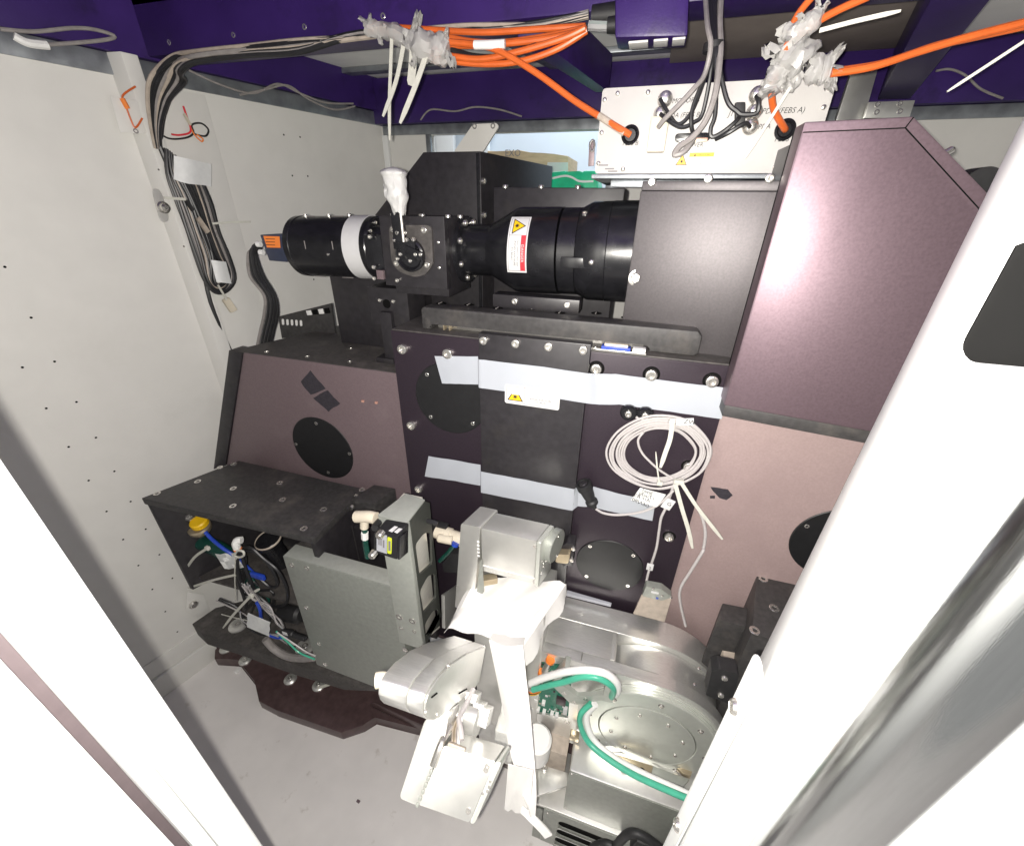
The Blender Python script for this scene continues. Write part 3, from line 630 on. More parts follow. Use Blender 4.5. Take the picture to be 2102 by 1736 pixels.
obj('bore', disc(AY(r4(1090,785),.9805), NF, .012, .001), 'hole', lb)
# ================================================================== lens tube along x
Y0 = 1.045
def tx_(px_, y=505): return AY((px_,y),Y0-.075).x
ax0 = V((tx_(580),Y0,-.114)); ax1 = V((tx_(1310,517),Y0,-.093)); axd = (ax1-ax0).normalized()
def tt(px_): return (tx_(px_)-ax0.x)/axd.x
lt = thing('lens_tube', 'long glossy black lens tube assembly pointing left above the centre plate', 'lens tube', (ax0.x+.4,Y0,-.3))
obj('rear_barrel', lathe(ax0, axd, [(0,.074),(.004,.079),(.02,.0795),(.022,.078),(tt(752)-.006,.078),(tt(752),.074)], 56), 'gloss', lt)
obj('barrel_step', lathe(ax0+axd*(tt(752)+.0005), axd, [(0,.062),(tt(785)-tt(752),.064)], 48), 'gloss', lt)
obj('flange', lathe(ax0+axd*tt(925), axd, [(0,.072),(.002,.078),(.016,.078),(.018,.074)], 56), 'gloss', lt)
obj('front_barrel', lathe(ax0+axd*(tt(925)+.0185), axd, [(0,.060),(tt(995)-tt(945),.060),(tt(1000)-tt(945),.062),(tt(1052)-tt(945),.094),(tt(1060)-tt(945),.096),(tt(1148)-tt(945),.096)], 64), 'gloss', lt)
obj('groove_ring', lathe(ax0+axd*(tt(1148)-.002), axd, [(0,.0945),(tt(1182)-tt(1148)+.002,.0945)], 64), 'gloss', lt)
obj('large_barrel', lathe(ax0+axd*(tt(1182)+.001), axd, [(0,.094),(tt(1205)-tt(1182),.106),(tt(1245)-tt(1182),.1065),(tt(1246)-tt(1182),.1055),(tt(1247)-tt(1182),.107),(tt(1330)-tt(1182),.107)], 64), 'gloss', lt)
obj('focus_tab', obox(V((tx_(1185,535),Y0-.099,-.108)), axd, Z1, NF, .065, .022, .010, .002), 'gloss', lt)
for c in [(717,508)]: screw(lt, AY(r5(*c),Y0-.105), NF, .006, 'pan')
def on_tube(px_, ang, r): # ang measured from the front (towards camera), up positive
    return ax0+axd*tt(px_)+V((0,-math.cos(ang)*r,math.sin(ang)*r)), V((0,-math.cos(ang),math.sin(ang)))
for px_, a, r in [(690,88,.079),(1192,55,.099),(607,78,.079),(655,78,.079)]:
    p, n = on_tube(px_, math.radians(a), r); screw(lt, p, n, .006, 'socket')
for px_, a in [(628,8),(684,8)]:
    p, n = on_tube(px_, math.radians(a), .0785); obj('slot', obox(p, Z1, axd, n, .02, .0022, .0012, .0003), 'grey', lt)
p, n = on_tube(672, math.radians(-8), .0785); screw(lt, p, n, .0035, 'pan')
for a0 in (80,-80):
    for k in range(2):
        p, n = on_tube(612+k*60, math.radians(a0), .0792); obj('slot', obox(p, axd, axd.cross(n), n, .035, .004, .0015, .0005), 'grey', lt)
for i in range(8):
    a = math.radians(22+45*i); p, n = on_tube(925, a, .068); screw(lt, p+axd*.018, axd, .0075)
for i in range(7):
    a = math.radians(-70+28*i); p, n = on_tube(752, a, .067); screw(lt, p+axd*.0, axd, .0048, 'socket', 'steel')
ck = obj('tube_cradle', box((AY(r5(60,760),.945).x,.945,AY(r5(400,830),.945).z), (AY(r5(640,760),.945).x,.99,AY(r5(400,745),.945).z), .002), 'black', lt)
for c in [(207,768),(555,793)]: screw(ck, AY(r5(*c),.945), NF, .0075)
wrap = obj('label_band', lathe(ax0+axd*tt(703), axd, [(0,.0788),(0,.0800),(tt(738)-tt(703),.0800),(tt(738)-tt(703),.0788)], 64, cap=False), 'label', lt)
Rb = .0915
def cyl_map(t0, a0):
    return lambda a, b, h: ax0+axd*(t0+b)+V((0,-math.cos(a0-a/.09)*(.0958+h),math.sin(a0-a/.09)*(.0958+h)))
laser_sticker(lt, cyl_map(tt(1046), math.radians(52)), .118, tt(1086)-tt(1046), 'danger', 3)
# iris and filter mount between the barrels
im = thing('filter_mount', 'square black filter mount with many steel screws on the lens tube', 'optical mount', (-.6,.95,-.3))
YM = .915
def fm(c, Y=YM): return AY(f6(*c), Y)
obj('main_plate', prism([fm((355,250)),fm((1440,255)),fm((1500,1480)),fm((480,1400))], (0,.02,0), .002), 'black', im)
obj('housing', box((fm((355,250)).x+.01,YM+.021,-.20), (fm((1440,255)).x-.008,YM+.16,fm((700,255)).z), .003), 'black', im)
obj('rounded_plate', prism(rpoly([fm((520,400),YM-.008),fm((1230,405),YM-.008),fm((1260,1060),YM-.008),fm((1130,1230),YM-.008),fm((950,1270),YM-.008),fm((700,1180),YM-.008),fm((570,1040),YM-.008)],.012), (0,.008,0), .0015), 'dusty', im)
obj('iris_cup', lathe(fm((900,900),YM-.0085), NF, [(0,.036),(.01,.036),(.012,.032),(.004,.026),(.004,0)], 32, cap=False), 'gloss', im)
obj('clamp_arm', obox(fm((800,720),YM-.016), X1, Z1, NF, .055, .022, .014, .002), 'gloss', im)
obj('clamp_arm', obox(fm((960,860),YM-.020), V((1,0,-.35)), Z1, NF, .045, .018, .014, .002), 'gloss', im)
obj('slide_guide', box((fm((680,400)).x,YM-.028,fm((680,660)).z), (fm((840,400)).x,YM-.009,fm((680,270)).z+.01), .002), 'gloss', im)
for c in [(610,470),(1115,485),(665,1035),(1168,1062)]: screw(im, fm(c,YM-.008), NF, .0072)
for c in [(665,530),(805,530),(720,885),(672,960),(885,995),(1055,890),(970,890)]: screw(im, fm(c,YM-.026), NF, .0042)
for c in [(622,650),(820,650),(935,645)]: screw(im, fm(c,YM-.024), V((0,-.5,.85)), .0052)
for c in [(1345,688),(1365,1110)]: screw(im, fm(c), NF, .0038, 'pan')
for c in [(670,1320),(215,595),(280,1100),(290,1285),(400,1190)]: screw(im, fm(c,YM-.002), NF, .005)
for c in [(505,160),(990,160),(1012,225),(1443,225),(1650,225)]: screw(im, V((fm(c).x,YM+.02,fm((900,255)).z)), Z1, .006)
obj('side_lug', box((fm((350,1140)).x,YM-.01,fm((350,1290)).z), (fm((460,1140)).x,YM-.001,fm((350,1140)).z), .001), 'rose', im)
obj('side_box', box((fm((70,570)).x,YM+.006,fm((70,1130)).z), (fm((360,570)).x,YM+.05,fm((70,570)).z), .002), 'gloss', im)
kn = thing('wrapped_lever', 'upright lever with its head wrapped in white tissue on the filter mount', 'lever', fm((760,650),YM-.03))
obj('rod', tube([fm((775,680),YM-.031),fm((745,400),YM-.031),fm((730,270),YM-.031),fm((700,60),YM-.031)], .0032), 'steel', kn)
kb = fm((700,175),YM-.031)
bmk = B(); rk = []; from mathutils import noise as _nz
for a in range(26):
    t = a/25; r0 = .012+.010*min(1,t*3)+(.004*math.exp(-((t-.86)/.05)**2))-.020*max(0,(t-.90)/.10)**2
    rk.append([bmk.verts.new(kb+V((-.06,0,1))*(t*.082)+V((math.cos(b*.2244),math.sin(b*.2244),0))*r0*(1+.16*_nz.noise(V((b*.9,t*5,1)))+.10*abs(math.sin(b*.7+t*6)))) for b in range(28)])
    if a in (0,1,2):
        for b, v in enumerate(rk[-1]): v.co.z -= .008*(3-a)/3*abs(math.sin(b*.28+.6))**3
for a in range(25):
    for b in range(28): bmk.faces.new((rk[a][b],rk[a][(b+1)%28],rk[a+1][(b+1)%28],rk[a+1][b]))
bmk.faces.new(rk[-1])
obj('tissue_wrap', bmk, 'tissue', kn, 40)
obj('elastic', lathe(kb+V((-.004,0,.066)), V((-.06,0,1)), [(0,.0225),(.002,.024),(.004,.0225)], 20), 'tie', kn)
# camera at the far left end with its leads
cam_ = thing('inspection_camera', 'small blue grey camera with an orange label on the end of the lens tube', 'camera', (ax0.x-.03,Y0,-.16))
obj('camera_body', prism([AY(r4(*c),Y0-.03) for c in [(243,325),(405,318),(425,508),(305,498)]], (0,.07,0), .003), 'dblue', cam_)
obj('label', prism([AY(r4(*c),Y0-.0305) for c in [(268,333),(375,336),(382,412),(292,410)]], (0,-.0006,0), 0), 'olabel', cam_)
for i in range(3): obj('label_line', prism([AY(r4(*c),Y0-.0313) for c in [(283,350+i*20),(345,352+i*20),(346,356+i*20),(284,354+i*20)]], (0,-.0003,0), 0), 'ink', cam_)
for c in [(250,388),(268,442)]: obj('socket', lathe(AY(r4(*c),Y0-.01), V((-1,-.1,0)), [(0,.008),(.012,.008),(.014,.006)], 14), 'white', cam_)
for i, (dx, m) in enumerate([(0,'cable'),(22,'cable'),(-20,'cable'),(42,'cable'),(-46,'grey')]):
    pts = [(250,395+i*9),(205+dx*.4,400+i*8),(195+dx*.6,470),(225+dx,600),(310+dx*.8,730),(320+dx,850),(295+dx,960),(270+dx,1080)]
    tag(obj('camera_lead', tube([AY(r4(*c),Y0-.01+.016*i) for c in pts], .0050, 8), m), ['thick black camera lead nearest the lens tube','black camera lead behind the thick one','left black camera lead bending off the camera','right black camera lead beside the slotted tray','thin grey camera lead hanging furthest left'][i], 'cable', 'camera leads')
tr = thing('slotted_tray', 'grey slotted metal tray behind the rose cover near the left wall', 'tray', (-.95,1.3,zt))
obj('tray_front', prism([AY(r4(*c),1.16) for c in [(365,870),(715,782),(745,985),(390,1015)]], (0,.01,0), .001), 'worn', tr)
for i in range(5): obj('slot', prism(rpoly([AY(r4(*c),1.159) for c in [(390+i*30,885+i*2),(405+i*30,886+i*2),(408+i*30,925+i*2),(393+i*30,925+i*2)]],.006), (0,-.001,0), 0), 'white', tr)
for i in range(4): obj('cable_clip', prism([AY(r4(*c),1.158) for c in [(555+i*40,830-i*5),(585+i*40,826-i*5),(595+i*40,858-i*4),(565+i*40,860-i*4)]], (0,-.004,0), .001), 'hole' if i%2 else 'white', tr)
# ================================================================== white connector box
YF = .98
fb = thing('white_connector_box', 'white box with fibre ports and printed lettering under the brown ceiling pan', 'control box', (.08,1.1,.05))
def F(c, Y=YF): return AY(f1(*c), Y)
cn = [F((118,120)),F((2085,10)),F((2085,822)),F((62,825))]
zt_, zb_ = (cn[0].z+cn[1].z)/2, cn[3].z; fx0, fx1 = (cn[0].x+cn[3].x)/2, cn[1].x
obj('front_panel', prism(rpoly([(fx0,YF,zt_),(fx1,YF,zt_),(fx1,YF,zb_),(fx0,YF,zb_)],.006), (0,.003,0), .0008), 'boxp', fb)
obj('case', box((fx0+.002,YF+.0032,zb_+.001), (fx1-.002,YF+.28,zt_-.002), .002), 'boxp', fb)
obj('base_tray', box((fx0-.006,YF-.004,zb_-.009), (fx1,YF+.28,zb_-.001), .002), 'galv', fb)
obj('support_rail', box((fx0+.03,YF+.04,zb_-.022), (fx1,YF+.06,zb_-.0095), .002), 'galv', fb)
for c in [(140,212),(247,160),(500,150),(115,485),(88,740),(292,788),(1900,70),(2010,117),(1957,275),(1553,770)]: screw(fb, F(c), NF, .0042, 'pan', 'gink' if False else 'steel')
for c in [(352,505),(1635,462)]:
    pt = F(c); g_ = obj('fibre_port', lathe(pt, NF, [(0,.0165),(.004,.0165),(.006,.013),(.001,.010),(.001,0)], 24, cap=False), 'gloss', fb)
for c in [(640,215),(605,335),(1400,180),(1375,320),(1345,437)]:
    obj('round_socket', lathe(F(c), NF, [(0,.013),(.008,.013),(.012,.010),(.020,.0095),(.022,.006)], 20), 'steel', fb)
obj('grey_plug', obox(F((580,505),YF-.012), X1, Z1, NF, .032, .055, .024, .003), 'cream', fb)
obj('plug_tip', obox(F((570,575),YF-.012), X1, Z1, NF, .024, .022, .018, .002), 'cream', fb)
pw = obj('power_port', prism(rpoly([F((722,500)),F((1010,490)),F((1010,560)),F((722,570))],.008), (0,-.012,0), .002), 'gloss', fb)
obj('power_insert', obox(F((920,545),YF-.013), X1, Z1, NF, .03, .006, .004, .001), 'copper', pw)
for s_, c, hh in [('FEBS B',(285,592),.0095),('FEBS A',(1545,560),.0105),('MOTOR B',(695,242),.0095),('PDA (FEBS B)',(655,362),.0095),('J1',(1162,350),.010),('PDA (FEBS A)',(1438,330),.0105),('PDA',(1408,455),.0095),('POWER',(790,605),.009)]:
    words(s_, F(c,YF-.0008), X1, Z1, hh*.80, 'ink', fb, italic=.2)
for c in [(130,755),(205,806),(180,785)]: obj('small_print', obox(F(c,YF-.0006), X1, Z1, NF, .018, .0025, .0006, 0), 'gink', fb)
s0_ = F((705,780)); s1_ = F((1065,640))
laser_sticker(fb, planar(V((s0_.x,YF-.0002,s0_.z)), X1, Z1, NF), s1_.x-s0_.x, s1_.z-s0_.z, 'caution')
sd = thing('rusty_latch', 'small rusty latch plate on the left end of the white connector box', 'latch', F((40,700),YF+.04))
obj('latch_plate', prism([F(c,YF+.03) for c in [(10,560),(58,545),(50,760),(2,765)]], (0,.004,0), .001), 'rose', sd)
obj('latch_ring', tube([F(c,YF+.026) for c in [(40,545),(15,590),(35,640),(55,590)]], .002, closed=True), 'steel', sd)
# signal cables of the box
sg = thing('signal_cable_bundle', 'hanging bundle of black and grey signal cables plugged into the white box', 'cable', F((1040,60),YF-.05))
top_ = [r3(215+i*12,50) for i in range(8)]
runs = [([(1090,60),(900,230),(820,370),(740,415),(670,330),(600,205)],'cable',.0034),([(1070,60),(960,300),(880,400),(780,440),(690,400),(600,330)],'cable',.0034),
 ([(1010,50),(880,250),(860,430),(885,510)],'cable',.0036),([(1110,60),(1060,300),(1020,450),(1030,520),(1120,480),(1230,390),(1270,330)],'cable',.0036),
 ([(1120,40),(1150,200),(1240,310),(1290,335),(1400,320),(1420,230),(1400,180)],'cable',.0038),([(1060,540),(1160,490),(1300,410),(1345,437)],'cable',.0034),
 ([(970,0),(880,120),(760,250),(640,370),(585,440)],'grey',.0040),([(1075,40),(1060,150),(980,380),(870,520),(760,600),(720,670),(800,640),(880,530)],'grey',.0050)]
for i, (c, m, r) in enumerate(runs):
    o_ = YF-.02-.006*i
    pts = []
    if c[0][1] < 70: pts = [AY((1448+i*5,-40),1.06), AY((1455+i*3.2,40),YF+.0), AY((1462+i*2.4,105),YF-.045)]
    if i == 6: pts = [AY((1446,-40),1.06), AY((1452,50),YF-.03), AY((1459,95),YF-.055)]
    pts += [F(q, o_-(.0 if k in (0,len(c)-1) else .012)) for k, q in enumerate(c) if not (c[0][1] < 70 and k == 0 and i != 6)]
    obj('cable', tube(pts, r, 8), m, sg)
obj('cable_band', lathe(AY((1466,88),YF-.03), V((.05,0,-1)), [(0,.016),(.008,.0165),(.012,.016)], 18), 'rubber', sg)
obj('splitter', obox(F((1262,340),YF-.035), V((.25,0,-1)), X1, NF, .036, .016, .014, .003), 'rubber', sg)
# ================================================================== orange fibre cables with bags and ties
of = thing('orange_fibre_loops', 'coiled orange fibre cables bagged and tied under the purple cross beam', 'cable', AY(r2(800,300),1.05))
def G(c, Y=1.05): return AY(r2(*c), Y)
runs = [[(200,160),(330,160),(560,175),(870,190),(1200,170),(1460,155)],[(260,170),(420,190),(640,215),(800,245),(980,250),(1230,215),(1465,165)],
 [(420,230),(600,260),(800,268),(1000,255),(1250,225),(1470,175)],[(560,320),(700,360),(900,375),(1100,355),(1300,285),(1470,180)],
 [(560,310),(680,330),(860,345),(1080,300),(1330,225),(1460,165)]]
for i, c in enumerate(runs): obj('fibre', tube([G(q,1.06-.008*i) for q in c], .0056, 10), 'orange', of)
obj('fibre', tube([G((640,245),1.03),G((820,262),1.02),G((960,300),1.01),G((1180,430),1.0),G((1400,590),.99),G((1560,690),.98),G((1660,750),.97),V((F((352,505)).x,YF-.004,F((352,505)).z))], .0058, 10), 'orange', of)
for k in range(3): obj('black_loop', tube([G(q,1.045+.004*k) for q in [(680,290+k*16),(800,330+k*12),(950,335+k*9),(1080,300),(1180,265)]], .006), 'cable', of)
obj('white_sleeve', tube([G((815,263),1.01),G((900,262),1.008),(G((992,257),1.01))], .0075, 12), 'white', of)
obj('clear_sleeve', tube([G((1540,675),.981),G((1610,722),.976),G((1690,775),.972)], .0066, 10), 'tan', of)
def bagblob(pts, r, parent, sd, name='plastic_wrap'):
    path = crom([V(p) for p in pts], 9); rg_b = random.Random(sd)
    bm = sweep(path, lambda t: circ(r*(.72+.22*math.sin(t*8+sd)**2)*(1-.3*abs(2*t-1)**4), 20))
    o = obj(name, blob(blob(bm, r*.28, 34, sd), r*.17, 120, sd), 'bag', parent, 24)
    for k in range(4):          # loose folds of film standing off the wrap
        c = path[rg_b.randrange(2, len(path)-2)]; u = V((rg_b.uniform(-1,1),rg_b.uniform(-.6,-.1),rg_b.uniform(-1,1))).normalized(); v = u.cross(V((rg_b.uniform(-1,1),-1,rg_b.uniform(-1,1)))).normalized(); n = u.cross(v)
        L = r*rg_b.uniform(.9,1.5)
        g_ = [[c+u*(L*(.2+a/5))+v*(L*.55*(b/5-.5)*(1-.10*a))+n*(r*.28*math.sin(b*1.9+a*1.2+k)) for b in range(6)] for a in range(6)]
        obj('film_fold', quad_sheet(g_, .0007, n), 'bag', parent, 20)
    return o
bagblob([G((190,165)),G((300,180)),G((420,235),1.03),G((520,270),1.02)], .020, of, 1)
bagblob([G((430,225),1.03),G((560,285),1.02),G((660,300),1.02)], .030, of, 2)
obj('clear_rod', tube([G((1480,150)),G((1590,155))], .008), 'clear', of)
obj('tie_anchor', lathe(G((1590,150),1.04), X1, [(0,.012),(.03,.014),(.036,.008)], 16), 'rubber', of)
nt_ = lambda pts, w_, nm='zip_tie': obj(nm, strap(pts, w_, .0016, NF, taper=.5), 'tie', of)
nt_([G((335,150),1.03),G((325,400),1.03),G((318,620),1.03),G((320,820),1.03)], .0075)
nt_([G((400,270),1.02),G((355,480),1.02),G((280,680),1.02)], .009)
nt_([G((540,300),1.01),G((470,500),1.0),G((380,720),1.0)], .011)
nt_([G((460,280),1.015),G((450,420),1.01),G((440,500),1.01)], .018, 'bag_tail')
og = thing('orange_fibre_bundle', 'orange fibre cables bound with clear bags at the upper right', 'cable', AY(r3(780,320),.92))
def K(c, Y=.92): return AY(r3(*c), Y)
for c, y0 in [([(870,-40),(770,80),(700,220),(690,300),(640,380),(612,560)],.92),([(1180,-20),(1000,60),(860,140),(720,240),(690,300)],.90),([(960,430),(1200,390),(1480,300),(1750,220),(2100,130),(2300,80)],.90),([(960,420),(1250,375),(1550,275),(1800,215),(2100,150),(2300,100)],.91)]:
    obj('fibre', tube([K(q,y0) for q in c], .0050, 10), 'orange', og)
obj('fibre', tube([K((610,540)),K((625,640),.94),K((680,740),.965),V((F((1635,462)).x,YF-.004,F((1635,462)).z))], .0052, 10), 'orange', og)
bagblob([K((690,270)),K((730,320)),K((800,380))], .030, og, 4); bagblob([K((690,180),.91),K((780,180),.90),K((900,60),.9)], .016, og, 5)
bagblob([K((820,400)),K((900,400)),K((950,405))], .022, og, 6); bagblob([K((660,390)),K((620,480)),K((600,555))], .020, og, 7)
bagblob([K((790,420)),K((740,480)),K((700,520))], .010, og, 8)
obj('zip_tie', strap([K((890,180),.9),K((1100,125),.89),K((1365,65),.88)], .0055, .0016, NF, taper=.5), 'tie', og)
obj('zip_tie', strap([K((720,510),.9),K((600,700),.9),K((455,925),.9)], .0045, .0016, NF, taper=.6), 'tie', og)
tag(obj('zip_tie', strap([K((2110,225),.8),K((1850,395),.8),K((1635,535),.8)], .0035, .0016, NF, taper=.5), 'tie'), 'loose white zip tie tail crossing the purple steel at the far upper right', 'zip tie')
tag(obj('thin_wire', tube([AY(r3(*c),1.83) for c in [(1570,415),(1650,405),(1740,440),(1830,520),(1960,575)]], .003), 'grey'), 'thin grey wire curving on the purple beam at the far upper right', 'wire')
# ================================================================== white wire coil on the centre plate
wcx = thing('white_wire_coil', 'coil of thin white sensor wire tied up on the centre plate', 'wire coil', AY(f2(950,1010),YP-.02))
def H(c, d=.012): return AY(f2(*c), YP-d)
rg = random.Random(11)
base = [(945,225),(1240,270),(1440,430),(1500,590),(1400,780),(1200,900),(960,960),(720,900),(520,760),(450,590),(530,410),(720,280)]
cxy = (960,590)
for i in range(9):
    k = .80+.05*i*.9; ox, oy = rg.uniform(-28,18), rg.uniform(-12,22)
    pts = [H((cxy[0]+ox+(x-cxy[0])*k*rg.uniform(.98,1.02), cxy[1]+oy+(y-cxy[1])*k*rg.uniform(.98,1.02)), .006+.0022*i) for x, y in base]
    obj('wire_turn', tube(pts, .0026, 7, 5, True), 'wire', wcx)
obj('wire_turn', tube([H(c,.02) for c in [(780,350),(715,450),(760,590),(880,720),(990,810),(1120,890)]], .0026), 'wire', wcx)
obj('lead', tube([H(c,.02) for c in [(1150,930),(1100,1060),(1040,1230),(985,1350),(960,1500),(925,1720)]]+[AY(q3(600,1340),YP-.02),AY(q3(585,1430),YP-.03)], .0032), 'wire', wcx)
obj('lead', tube([H(c,.022) for c in [(1210,940),(1330,1120),(1430,1270),(1485,1420),(1500,1560),(1480,1700)]]+[AY(q3(*c),YP-.03) for c in [(960,1200),(880,1330),(815,1440),(815,1540),(850,1690)]], .0036), 'wire', wcx)
obj('lead', tube([H(c,.014) for c in [(690,175),(740,195),(900,205)]], .003), 'wire', wcx)
obj('connector_lead', tube([H(c,.03) for c in [(210,1235),(300,1290),(440,1315),(620,1305),(790,1270),(960,1190),(1130,1030)]], .0030), 'wire', wcx)
for c, w_, d in [([(1120,190),(1090,420),(1030,600),(975,765)],.0095,.034),([(1150,960),(1230,1250),(1300,1480),(1350,1705)],.0090,.034),([(1220,940),(1380,1190),(1540,1400),(1700,1600)],.0080,.034),([(965,950),(940,780),(922,580)],.003,.032)]:
    obj('zip_tie', strap([H(q,d) for q in c], w_, .0018, NF, taper=.5), 'tie', wcx)
for c in [(1110,230),(1165,925),(1215,930),(968,945)]: obj('tie_head', obox(H(c,.03), X1, Z1, NF, .012, .010, .010, .002), 'tie', wcx)
tg = obj('paper_tag', quad_sheet([[H((740+i*75-j*27,1000+i*20+j*36),.034+.004*math.sin(i*1.3+j)) for i in range(5)] for j in range(5)], .0008, NF), 'paper', wcx)
uu = (H((650,1110),.04)-H((850,1190),.04)).normalized(); vv = NF.cross(uu)*-1
for s_, c in [('GEN90',(845,1235)),('Arr RTD',(855,1175)),('(Tuchi',(900,1150)),('line)',(880,1090))]:
    words(s_, H(c,.0425), uu, V((uu.z,0,-uu.x)) if False else (uu.cross(NF)), .010, 'ink', tg, italic=.3)
for c, a in [((1065,1190),.3),((1260,232),-.2)]:
    mk = obj('wire_marker', obox(H(c,.03), V((math.cos(a),0,-math.sin(a))), V((math.sin(a),0,math.cos(a))), NF, .022 if a > 0 else .034, .030 if a > 0 else .016, .0015, .0005), 'label', wcx)
    words('G' if a > 0 else 'ZW', H((c[0]-18,c[1]+14),.0315), X1, Z1, .010, 'ink', mk)
mk = obj('wire_marker', obox(AY(q3(612,1297),YP-.03), X1, Z1, NF, .016, .022, .0015, .0005), 'label', wcx); words('2', AY(q3(602,1310),YP-.0315), X1, Z1, .009, 'ink', mk)
rc = thing('round_connector', 'black round plug dangling at the lower tape strip', 'connector', H((110,1150),.04))
pa, pb = H((190,1200),.035), H((75,950),.045); ad = (pb-pa)
obj('plug_body', lathe(pa, ad, [(-.012,.004),(-.010,.006),(0,.008),(.006,.015),(.014,.015),(.018,.011),(.030,.014),(ad.length*.75,.0165),(ad.length*.78,.019),(ad.length,.019),(ad.length+.001,.015),(ad.length-.008,.014),(ad.length-.008,0)], 22, cap=False), 'rubber', rc)
obj('pin_insert', disc(pa+ad*.97, ad, .009, .004), 'black', rc)
# ================================================================== black open box on the left with its tubes
ZB = -.80
kb_ = thing('black_open_box', 'worn black open fronted box bolted below the rose cover', 'machine box', (-1.05,.75,-1.2))
c0, c1, c2, c3 = AZ((290,1022),ZB), AZ((490,945),ZB), V((-.742,.868,ZB)), AZ((643,1104),ZB)
obj('top_plate', prism([c0,c1,c2,c3], (0,0,-.024), .0025), 'worn', kb_)
ln = (c1-c0).normalized()
obj('side_plate', prism([c0+V((.004,.004,-.0245)),c1+V((.004,-.004,-.0245)),c1+V((.018,-.004,-.0245)),c0+V((.018,.004,-.0245))], (0,0,-.375), .002), 'black', kb_)
obj('side_plate', prism([c3+V((-.004,.004,-.0245)),c2+V((-.004,-.004,-.0245)),c2+V((-.02,-.004,-.0245)),c3+V((-.02,.004,-.0245))], (0,0,-.375), .002), 'black', kb_)
obj('back_plate', box((c1.x+.02,.872,-1.2), (c2.x-.022,.885,-.826), .002), 'black', kb_)
obj('bottom_shelf', prism([c0+V((.02,.03,-.36)),c1+V((.02,-.006,-.36)),c2+V((-.022,-.006,-.36)),c3+V((-.022,.03,-.36))], (0,0,-.012), .002), 'dusty', kb_)
for c in [(265,491),(503,420),(633,338),(714,318),(710,461),(708,563),(982,428),(998,525),(1236,581),(1121,694),(1461,467)]: screw(kb_, AZ(q1(*c),ZB), Z1, .010, 'flat')
obj('end_lug', prism([AZ(q1(*c),ZB+.004) for c in [(1398,522),(1530,438),(1655,460),(1530,548)]], (0,0,-.055), .003), 'worn', kb_)
screw(kb_, AZ(q1(1413,553),ZB-.02)+V((0,-.012,0)), NF, .009); screw(kb_, AZ(q1(1425,500),ZB+.004), Z1, .006, 'flat')
wb = thing('wall_foot_bracket', 'white folded bracket on the wall below the black open box', 'bracket', wl(q1(500,1150),.02))
obj('bracket_plate', prism([wl(q1(*c),.03) for c in [(440,1060),(535,1075),(575,1180),(500,1215),(430,1160)]], ND*.003, .001), 'wall', wb)
obj('screw_head', lathe(wl(q1(475,1135),.033), ND, [(0,.016),(.008,.016),(.012,.010)], 8), 'steel', wb)
# tubes, wires and ties spilling out of the box
def I(c, Y=.66): return AY(q1(*c), Y)
def I4(c, Y=.66): return AY(f4(*c), Y)
yk = thing('yellow_valve_knob', 'yellow ringed valve inside the black open box', 'valve', I((515,690),.70))
obj('collar', lathe(I((515,690),.70), V((.1,-.25,1)), [(-.012,.030),(-.004,.034),(.006,.034),(.010,.028)], 24), 'brass', yk)
obj('yellow_ring', lathe(I((518,668),.70), V((.1,-.25,1)), [(0,.026),(.016,.026),(.020,.022)], 24), 'yellow', yk)
obj('lever', obox(I((440,632),.69), V((1,0,.1)), Y1, Z1, .05, .02, .006, .002), 'steel', yk)
gl = tag(obj('filter_cup', lathe(I4((770,360),.72), V((0,-.2,1)), [(-.12,.030),(-.02,.032),(-.012,.038),(.004,.039),(.010,.034)], 28), 'gloss'), 'dark filter cup with a pale rim inside the black open box', 'filter')
tag(obj('rim_ring', lathe(I4((770,352),.72), V((0,-.2,1)), [(0,.0385),(.003,.0405),(.006,.040),(.008,.038)], 28, cap=False), 'tan'), 'pale rim ring around the dark filter cup', 'ring')
dg = tag(obj('green_cylinder', tube([I4((150,370),.70),I4((300,430),.69),I4((440,520),.68)], .026, 16), 'dgreen'), 'dark green translucent cylinder inside the black open box', 'cylinder')
tag(obj('blue_hose', tube([I4((180,275),.66),I4((240,340),.655),I4((350,430),.65),I4((470,510),.655),I4((620,650),.67)], .0055), 'blue'), 'bright blue air hose from the yellow valve', 'hose')
tag(obj('blue_clip', obox(I4((670,685),.64), X1, Z1, NF, .052, .020, .010, .003), 'blue'), 'blue plastic clip among the black hoses', 'clip')
bh = thing('black_hose_bunch', 'bunch of black air hoses looping out of the black open box', 'hose', I4((600,700),.64))
for i, c in enumerate([[(495,440),(480,560),(500,700),(560,820),(640,900)],[(510,450),(540,560),(590,700),(660,850),(780,960)],[(470,470),(470,600),(490,740),(540,880),(560,980)],
  [(500,430),(600,420),(720,520),(860,640),(940,800),(940,930),(860,970),(760,960),(660,860)],[(520,440),(640,460),(760,560),(840,700),(850,770),(790,790),(700,720)],[(530,500),(560,640),(600,760),(650,850)]]):
    obj('hose', tube([I4(q,.645+.004*i) for q in c], .0052, 8), 'cable', bh)
rgh = random.Random(31)
for i in range(9):
    a0, b0 = rgh.uniform(460,560), rgh.uniform(430,520)
    c = [(a0,b0),(a0+rgh.uniform(-30,80),b0+140),(a0+rgh.uniform(20,200),b0+rgh.uniform(200,330)),(a0+rgh.uniform(60,260),b0+rgh.uniform(330,470)),(a0+rgh.uniform(0,300),b0+rgh.uniform(470,620))]
    obj('hose', tube([I4(q,.66+.01*rgh.random()) for q in c], .0042, 8), 'cable' if i%4 else 'dgreen', bh)
obj('tie_loop', tube([I4(q,.632) for q in [(455,495),(500,510),(540,490),(530,455),(480,450)]], .0035, closed=True), 'tie', bh)
